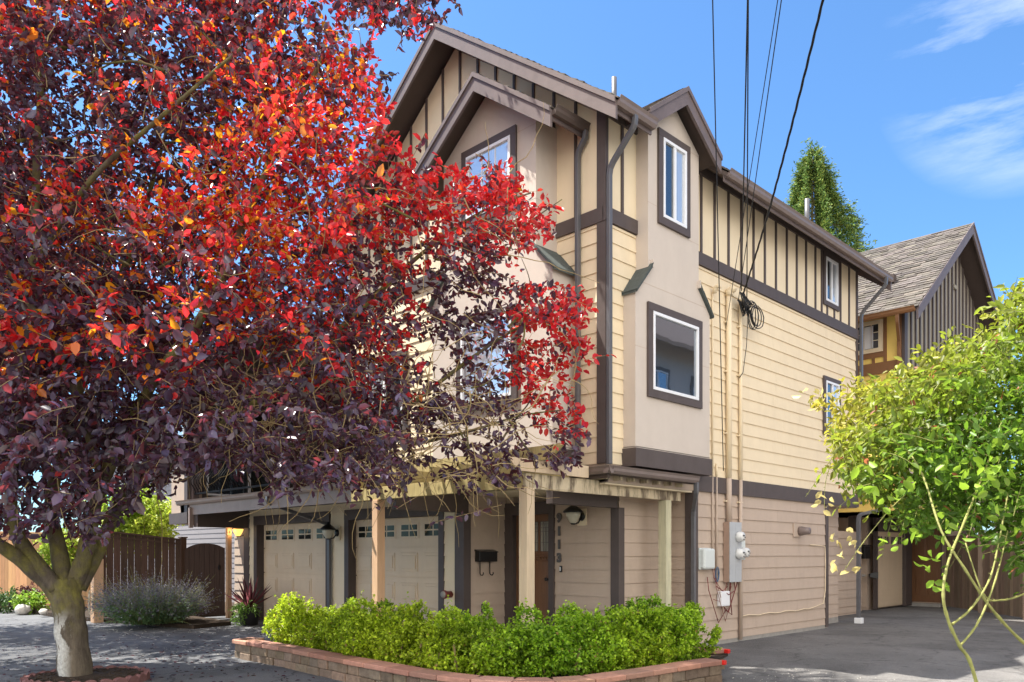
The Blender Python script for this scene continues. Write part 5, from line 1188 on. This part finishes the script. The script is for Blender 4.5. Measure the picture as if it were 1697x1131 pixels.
t = MB(); t.prism([c + Vector((-.05, -.03, -.03)), c + Vector((.09, .07, -.07)), c + Vector((.09, .07, .08)), c + Vector((-.05, -.03, .03))], (.07, -.07, 0)); t.build('housing', 'black', FL, bevel=.01)
t = MB(); t.lathe(c + Vector((-.2, -.1, 0)), [(.04, 0), (.04, .03), (.015, .1)], 10, (1, .3, 0)); t.build('bracket', 'concrete', FL)
a_ = PX(1566, 1000, 22.0); b_ = PX(1800, 1040, 15.5)
fence('weathered grey-brown board fence closing the far side of the driveway', 'wooden_fence', (a_.x, a_.y), (b_.x, b_.y), .03, 1.95, 1.95, 'greyfence', posts=(0, .33, .66, 1), rail=False)

OH = empty('opposite_house', 'cream house across the driveway mirrored in the side windows', 'house', (11, 6, 0))
t = MB(); t.box(8.6, 16, 6, 22, 0, 8.5); t.build('wall', 'baywall', OH)
t = MB(); slab(t, (7.9, 5.4, 8.2), (7.9, 22.6, 8.2), (12.3, 22.6, 11.2), (12.3, 5.4, 11.2), .15); slab(t, (16.7, 5.4, 8.2), (16.7, 22.6, 8.2), (12.3, 22.6, 11.2), (12.3, 5.4, 11.2), .15); t.build('roof', 'soffit', OH)
fo = Fr((8.6, 0, 0), (0, 1, 0), (-1, 0, 0))
for u in (6.6, 9.4, 12.2, 15.0, 17.8):
    for z in (1.0, 3.6, 6.0): window(OH, fo, u, u + 1.5, z, z + 1.5, 0, .12, 2, ('darkglass', 'glass'))
t = MB(); t.box(8.55, 8.6, 6, 22, 5.5, 5.75); t.box(8.55, 8.6, 6, 22, 2.6, 2.85); t.build_each('band', 'trim', OH)
GB = empty('garden_building', 'low taupe sided outbuilding showing over the far driveway fence', 'shed', (4, 18, 0))
t = MB(); siding(t, FRONT(17.2), .4, 12, 0, 3.0); t.box(.4, 12, 17.2, 21, 0, 3.0); t.build('wall', 'taupe', GB)
t = MB(); slab(t, (.0, 16.8, 3.0), (12.4, 16.8, 3.0), (12.4, 21.4, 4.0), (0, 21.4, 4.0), .15); t.build('roof', 'soffit', GB)
window(GB, FRONT(17.2), 1.2, 2.0, 1.6, 2.6, .02, .08, 2, ('garageglass', 'garageglass'))

# ------------------------------------------------------------------ conifer behind the roof
CF = empty('conifer', 'tall green cedar tree rising behind the roof of the townhouse', 'tree', (PX(1362, 900, 34).x, PX(1362, 900, 34).y, 0))
c = PX(1346, 262, 34); base_c = Vector((c.x, c.y, 0)); g = MB(); g.tube([base_c, base_c + Vector((0, 0, 10)), Vector((c.x, c.y, c.z))], [.4, .14, .02], 8); g.build('trunk', 'bark', CF, smooth=True)
rs = np.random.default_rng(71); n = 12500; h = rs.random(n) ** .75; zz = c.z - h * 9.5; rad = (.06 + 3.9 * h ** 1.15) * (.3 + .85 * rs.random(n) ** .7) * (1 + .35 * vnoise(np.stack([np.zeros(n), np.zeros(n), zz * 3], 1), 1.5, 2)); an = rs.uniform(0, 6.28, n)
an = np.round(an / .8 + rs.normal(0, .22, n)) * .8
rad *= 1 + .45 * vnoise(np.stack([np.cos(an) * 1.6, np.sin(an) * 1.6, zz * 1.1], 1), 1.6, 77)
P_ = np.stack([c.x + rad * np.cos(an), c.y + rad * np.sin(an), zz + rad * .22 + .25 * rs.normal(0, 1, n)], 1); D_ = np.stack([np.cos(an) * .6, np.sin(an) * .6, rs.uniform(-.35, .75, n)], 1)
LP, LD, LN, LT, LI, paths = sprig_leaves(P_, D_, rs.uniform(.25, .5, n), 9, .15, rs, spread=.4)
C = np.array([.12, .20, .05])[None] * rs.uniform(.5, 1.5, (len(LP), 1)); q = (rs.random(len(LP)) < .25); C[q] = np.array([.30, .36, .08])
set_leaves('crown', 'needle', CF, LP, LD, LN, rs.uniform(.10, .2, len(LP)), rs.uniform(.03, .06, len(LP)), C, C, shape='diamond')
twigs('limbs', 'bark', CF, [[(c.x, c.y, p[0][2] + .4), tuple(p[0])] for p in paths[::40]], .025, .01)

# ------------------------------------------------------------------ climbing rose at the right
RS = empty('climbing_rose', 'sprawling yellow-green climbing rose with long arching canes at the right', 'shrub', (PX(1640, 1300, 4.6).x, PX(1640, 1300, 4.6).y, 0))
VP = [(1335, 655), (1372, 645), (1400, 650), (1440, 640), (1490, 620), (1530, 598), (1560, 565), (1600, 575), (1625, 548), (1650, 562), (1668, 495), (1690, 475), (1720, 465), (1900, 450), (1950, 1000), (1800, 960), (1740, 985), (1700, 965), (1665, 915), (1640, 880), (1600, 865), (1560, 868), (1520, 872), (1480, 860), (1440, 830), (1395, 790), (1378, 740), (1385, 705), (1365, 685)]
rs = np.random.default_rng(81); n = 7600; px = rs.uniform(1305, 1930, n); py = rs.uniform(425, 960, n); k = inpoly(px, py, VP); px, py = px[k], py[k]
s = 5.9 + rs.normal(0, .55, len(px)) + (px < 1420) * .2; P_ = pxs(px, py, np.clip(s, 4.6, 7.2)); nzv = vnoise(P_, 3.2, 8) + .5 * vnoise(P_, 7, 9); k = nzv > -.18 + .30 * (px < 1420); P_, px, py = P_[k], px[k], py[k]
D_ = rs.normal(0, .6, P_.shape) - np.array(RT)[None] * .3; D_[:, 2] += .05; P_ = P_ - D_ * .08
LP, LD, LN, LT, LI, paths = sprig_leaves(P_, D_, rs.uniform(.12, .26, len(P_)) * np.where(rs.random(len(P_)) < .03, 2.0, 1), 9, .3, rs, spread=.8)
warm = np.clip(.78 + .5 * vnoise(P_, 1.8, 10) - (px - 1500) / 500 + (600 - py) / 500, 0, 1)[LI][:, None]; v = rs.uniform(.45, 1.15, (len(LP), 1))
C = (np.array([.10, .20, .02])[None] * (1 - warm) + np.array([.56, .46, .07])[None] * warm) * v; T = (np.array([.28, .5, .04])[None] * (1 - warm) + np.array([.75, .68, .08])[None] * warm) * v
q = rs.random(len(LP)) < .012; C[q] = [.30, .10, .05]; T[q] = [.6, .2, .08]
ll = rs.uniform(.04, .078, len(LP)); set_leaves('foliage', 'greenleaf', RS, LP, LD, LN, ll, ll * .48, np.clip(C, 0, .9), np.clip(T, 0, 1))
twigs('twigs', 'cane', RS, [list(map(tuple, p)) for p in paths[::2]], .003, .0012)
cn = MB()
def cane(pts, r0, r1, tgt):
    P_ = [PX(*p) for p in pts]; out = []
    for i in range(len(P_) - 1):
        p0 = P_[max(i - 1, 0)]; p1 = P_[i]; p2 = P_[i + 1]; p3 = P_[min(i + 2, len(P_) - 1)]
        for k in range(6):
            t_ = k / 6; out.append(.5 * ((2 * p1) + (-p0 + p2) * t_ + (2 * p0 - 5 * p1 + 4 * p2 - p3) * t_ * t_ + (-p0 + 3 * p1 - 3 * p2 + p3) * t_ ** 3))
    out.append(P_[-1]); nn = len(out); rk = random.Random(nn + int(r0 * 1e4)); tgt.tube(out, [(r0 + (r1 - r0) * i / (nn - 1)) * .85 * (1.22 if i % 4 == 0 else rk.uniform(.92, 1.04)) for i in range(nn)], 8)
    for i in range(2, nn - 1):
        if rk.random() < .8:
            d_ = Vector((rk.uniform(-1, 1), rk.uniform(-1, 1), rk.uniform(-.3, 1))).normalized(); tgt.tube([out[i], out[i] + d_ * .018], [.0035, .0005], 4)
cane([(1680, 1420, 4.4), (1618, 1131, 4.4), (1590, 1070, 4.4), (1572, 1030, 4.4), (1563, 985, 4.4), (1572, 930, 4.5), (1600, 860, 4.8), (1640, 760, 5.2)], .013, .007, cn)
cane([(1900, 1300, 5.0), (1760, 1120, 4.8), (1690, 1060, 4.7), (1640, 1005, 4.6), (1600, 945, 4.6), (1560, 880, 4.7), (1530, 790, 5.0), (1500, 740, 5.2)], .013, .006, cn)
cane([(1578, 1035, 4.4), (1610, 1008, 4.5), (1640, 960, 4.6), (1655, 900, 4.8), (1670, 820, 5.0)], .008, .005, cn)
cane([(1590, 1072, 4.4), (1622, 1030, 4.5), (1650, 960, 4.7), (1670, 880, 5.0)], .008, .005, cn)
cane([(1760, 960, 5.0), (1697, 985, 4.9), (1660, 995, 4.8), (1630, 985, 4.7), (1600, 900, 4.8)], .009, .004, cn)
cane([(1385, 700, 5.8), (1378, 760, 5.7), (1368, 800, 5.7), (1366, 845, 5.7)], .003, .002, cn)
cane([(1500, 820, 5.2), (1470, 850, 5.1), (1430, 900, 5.1), (1400, 945, 5.1)], .004, .002, cn)
cn.build('cane', 'cane', RS, smooth=True)
# larger near leaves and sprays
Pn, Dn, Ln_, Cn = [], [], [], []
def spray(px, py, s, n, R_, ln, col, seed):
    q = np.random.default_rng(seed)
    for k in range(n):
        Pn.append(np.array(PX(px + q.uniform(-R_, R_), py + q.uniform(-R_, R_), s + q.uniform(-.1, .1)))); Dn.append(q.normal(0, 1, 3)); Ln_.append(ln * q.uniform(.7, 1.2)); Cn.append(np.array(col) * q.uniform(.7, 1.2))
for i, (px_, py_, n_, R_) in enumerate(((1540, 930, 7, 14), (1560, 965, 7, 16), (1500, 880, 9, 30), (1640, 800, 14, 40), (1600, 780, 14, 40), (1670, 740, 14, 40), (1520, 800, 12, 40), (1680, 860, 8, 26), (1590, 880, 8, 30), (1440, 800, 10, 30))):
    spray(px_, py_, 4.5, n_, R_, .068, (.22, .34, .03), i)
for i, (px_, py_) in enumerate(((1382, 893), (1388, 918), (1382, 940), (1412, 890), (1415, 905), (1410, 945), (1372, 830), (1352, 832), (1366, 845), (1330, 655), (1350, 670), (1362, 655))): spray(px_, py_, 5.1, 3, 8, .06, (.55, .45, .18), 40 + i)
Pn, Dn, Ln_, Cn = map(np.array, (Pn, Dn, Ln_, Cn)); set_leaves('near_leaves', 'greenleaf', RS, Pn, Dn, np.random.default_rng(5).normal(0, 1, Pn.shape), Ln_, Ln_ * .62, Cn, np.clip(Cn * 1.8, 0, 1))


q = np.random.default_rng(91); n = 900; u = np.array(base)[None] + q.normal(0, 1, (n, 3)) * np.array([2.6, 2.0, 0]) + np.array([.8, 1.2, 0]); u[:, 2] = .006
ok = ~((u[:, 0] > -4.1) & (u[:, 0] < 2.1) & (u[:, 1] > -3.5)); u = u[ok]; n = len(u); an = q.uniform(0, 6.28, n); cc = np.array([.09, .03, .035])[None] * q.uniform(.5, 2.2, (n, 1))
lo_ = set_leaves('leaf_litter', 'plumleaf', None, u, np.stack([np.cos(an), np.sin(an), np.zeros(n)], 1), q.normal(0, .15, (n, 3)) + np.array([0, 0, 1.]), q.uniform(.03, .07, n), q.uniform(.02, .04, n), cc, cc)
tag(lo_, 'fallen dark purple leaves scattered on the asphalt under the plum tree', 'leaves', kind='stuff')
# fallen leaves and gravel bits
rl = random.Random(77); t = MB()
for k in range(700):
    if rl.random() < .5: x = rl.uniform(1.9, 3.6); y = rl.uniform(-3, 1.2)
    else: x = rl.uniform(-11, -3); y = rl.uniform(-4.2, -.6)
    if -4.1 < x < 2.15 and y > -3.5 and x > -4.1 and y < -.5 and x < 2.1: continue
    r_ = rl.uniform(.004, .013); t.box(x, x + r_, y, y + r_ * rl.uniform(.6, 1.6), .0, r_ * .7)
o = t.build('gravel', 'rock', None); tag(o, 'scattered pale gravel bits and litter on the asphalt', 'gravel', kind='stuff')
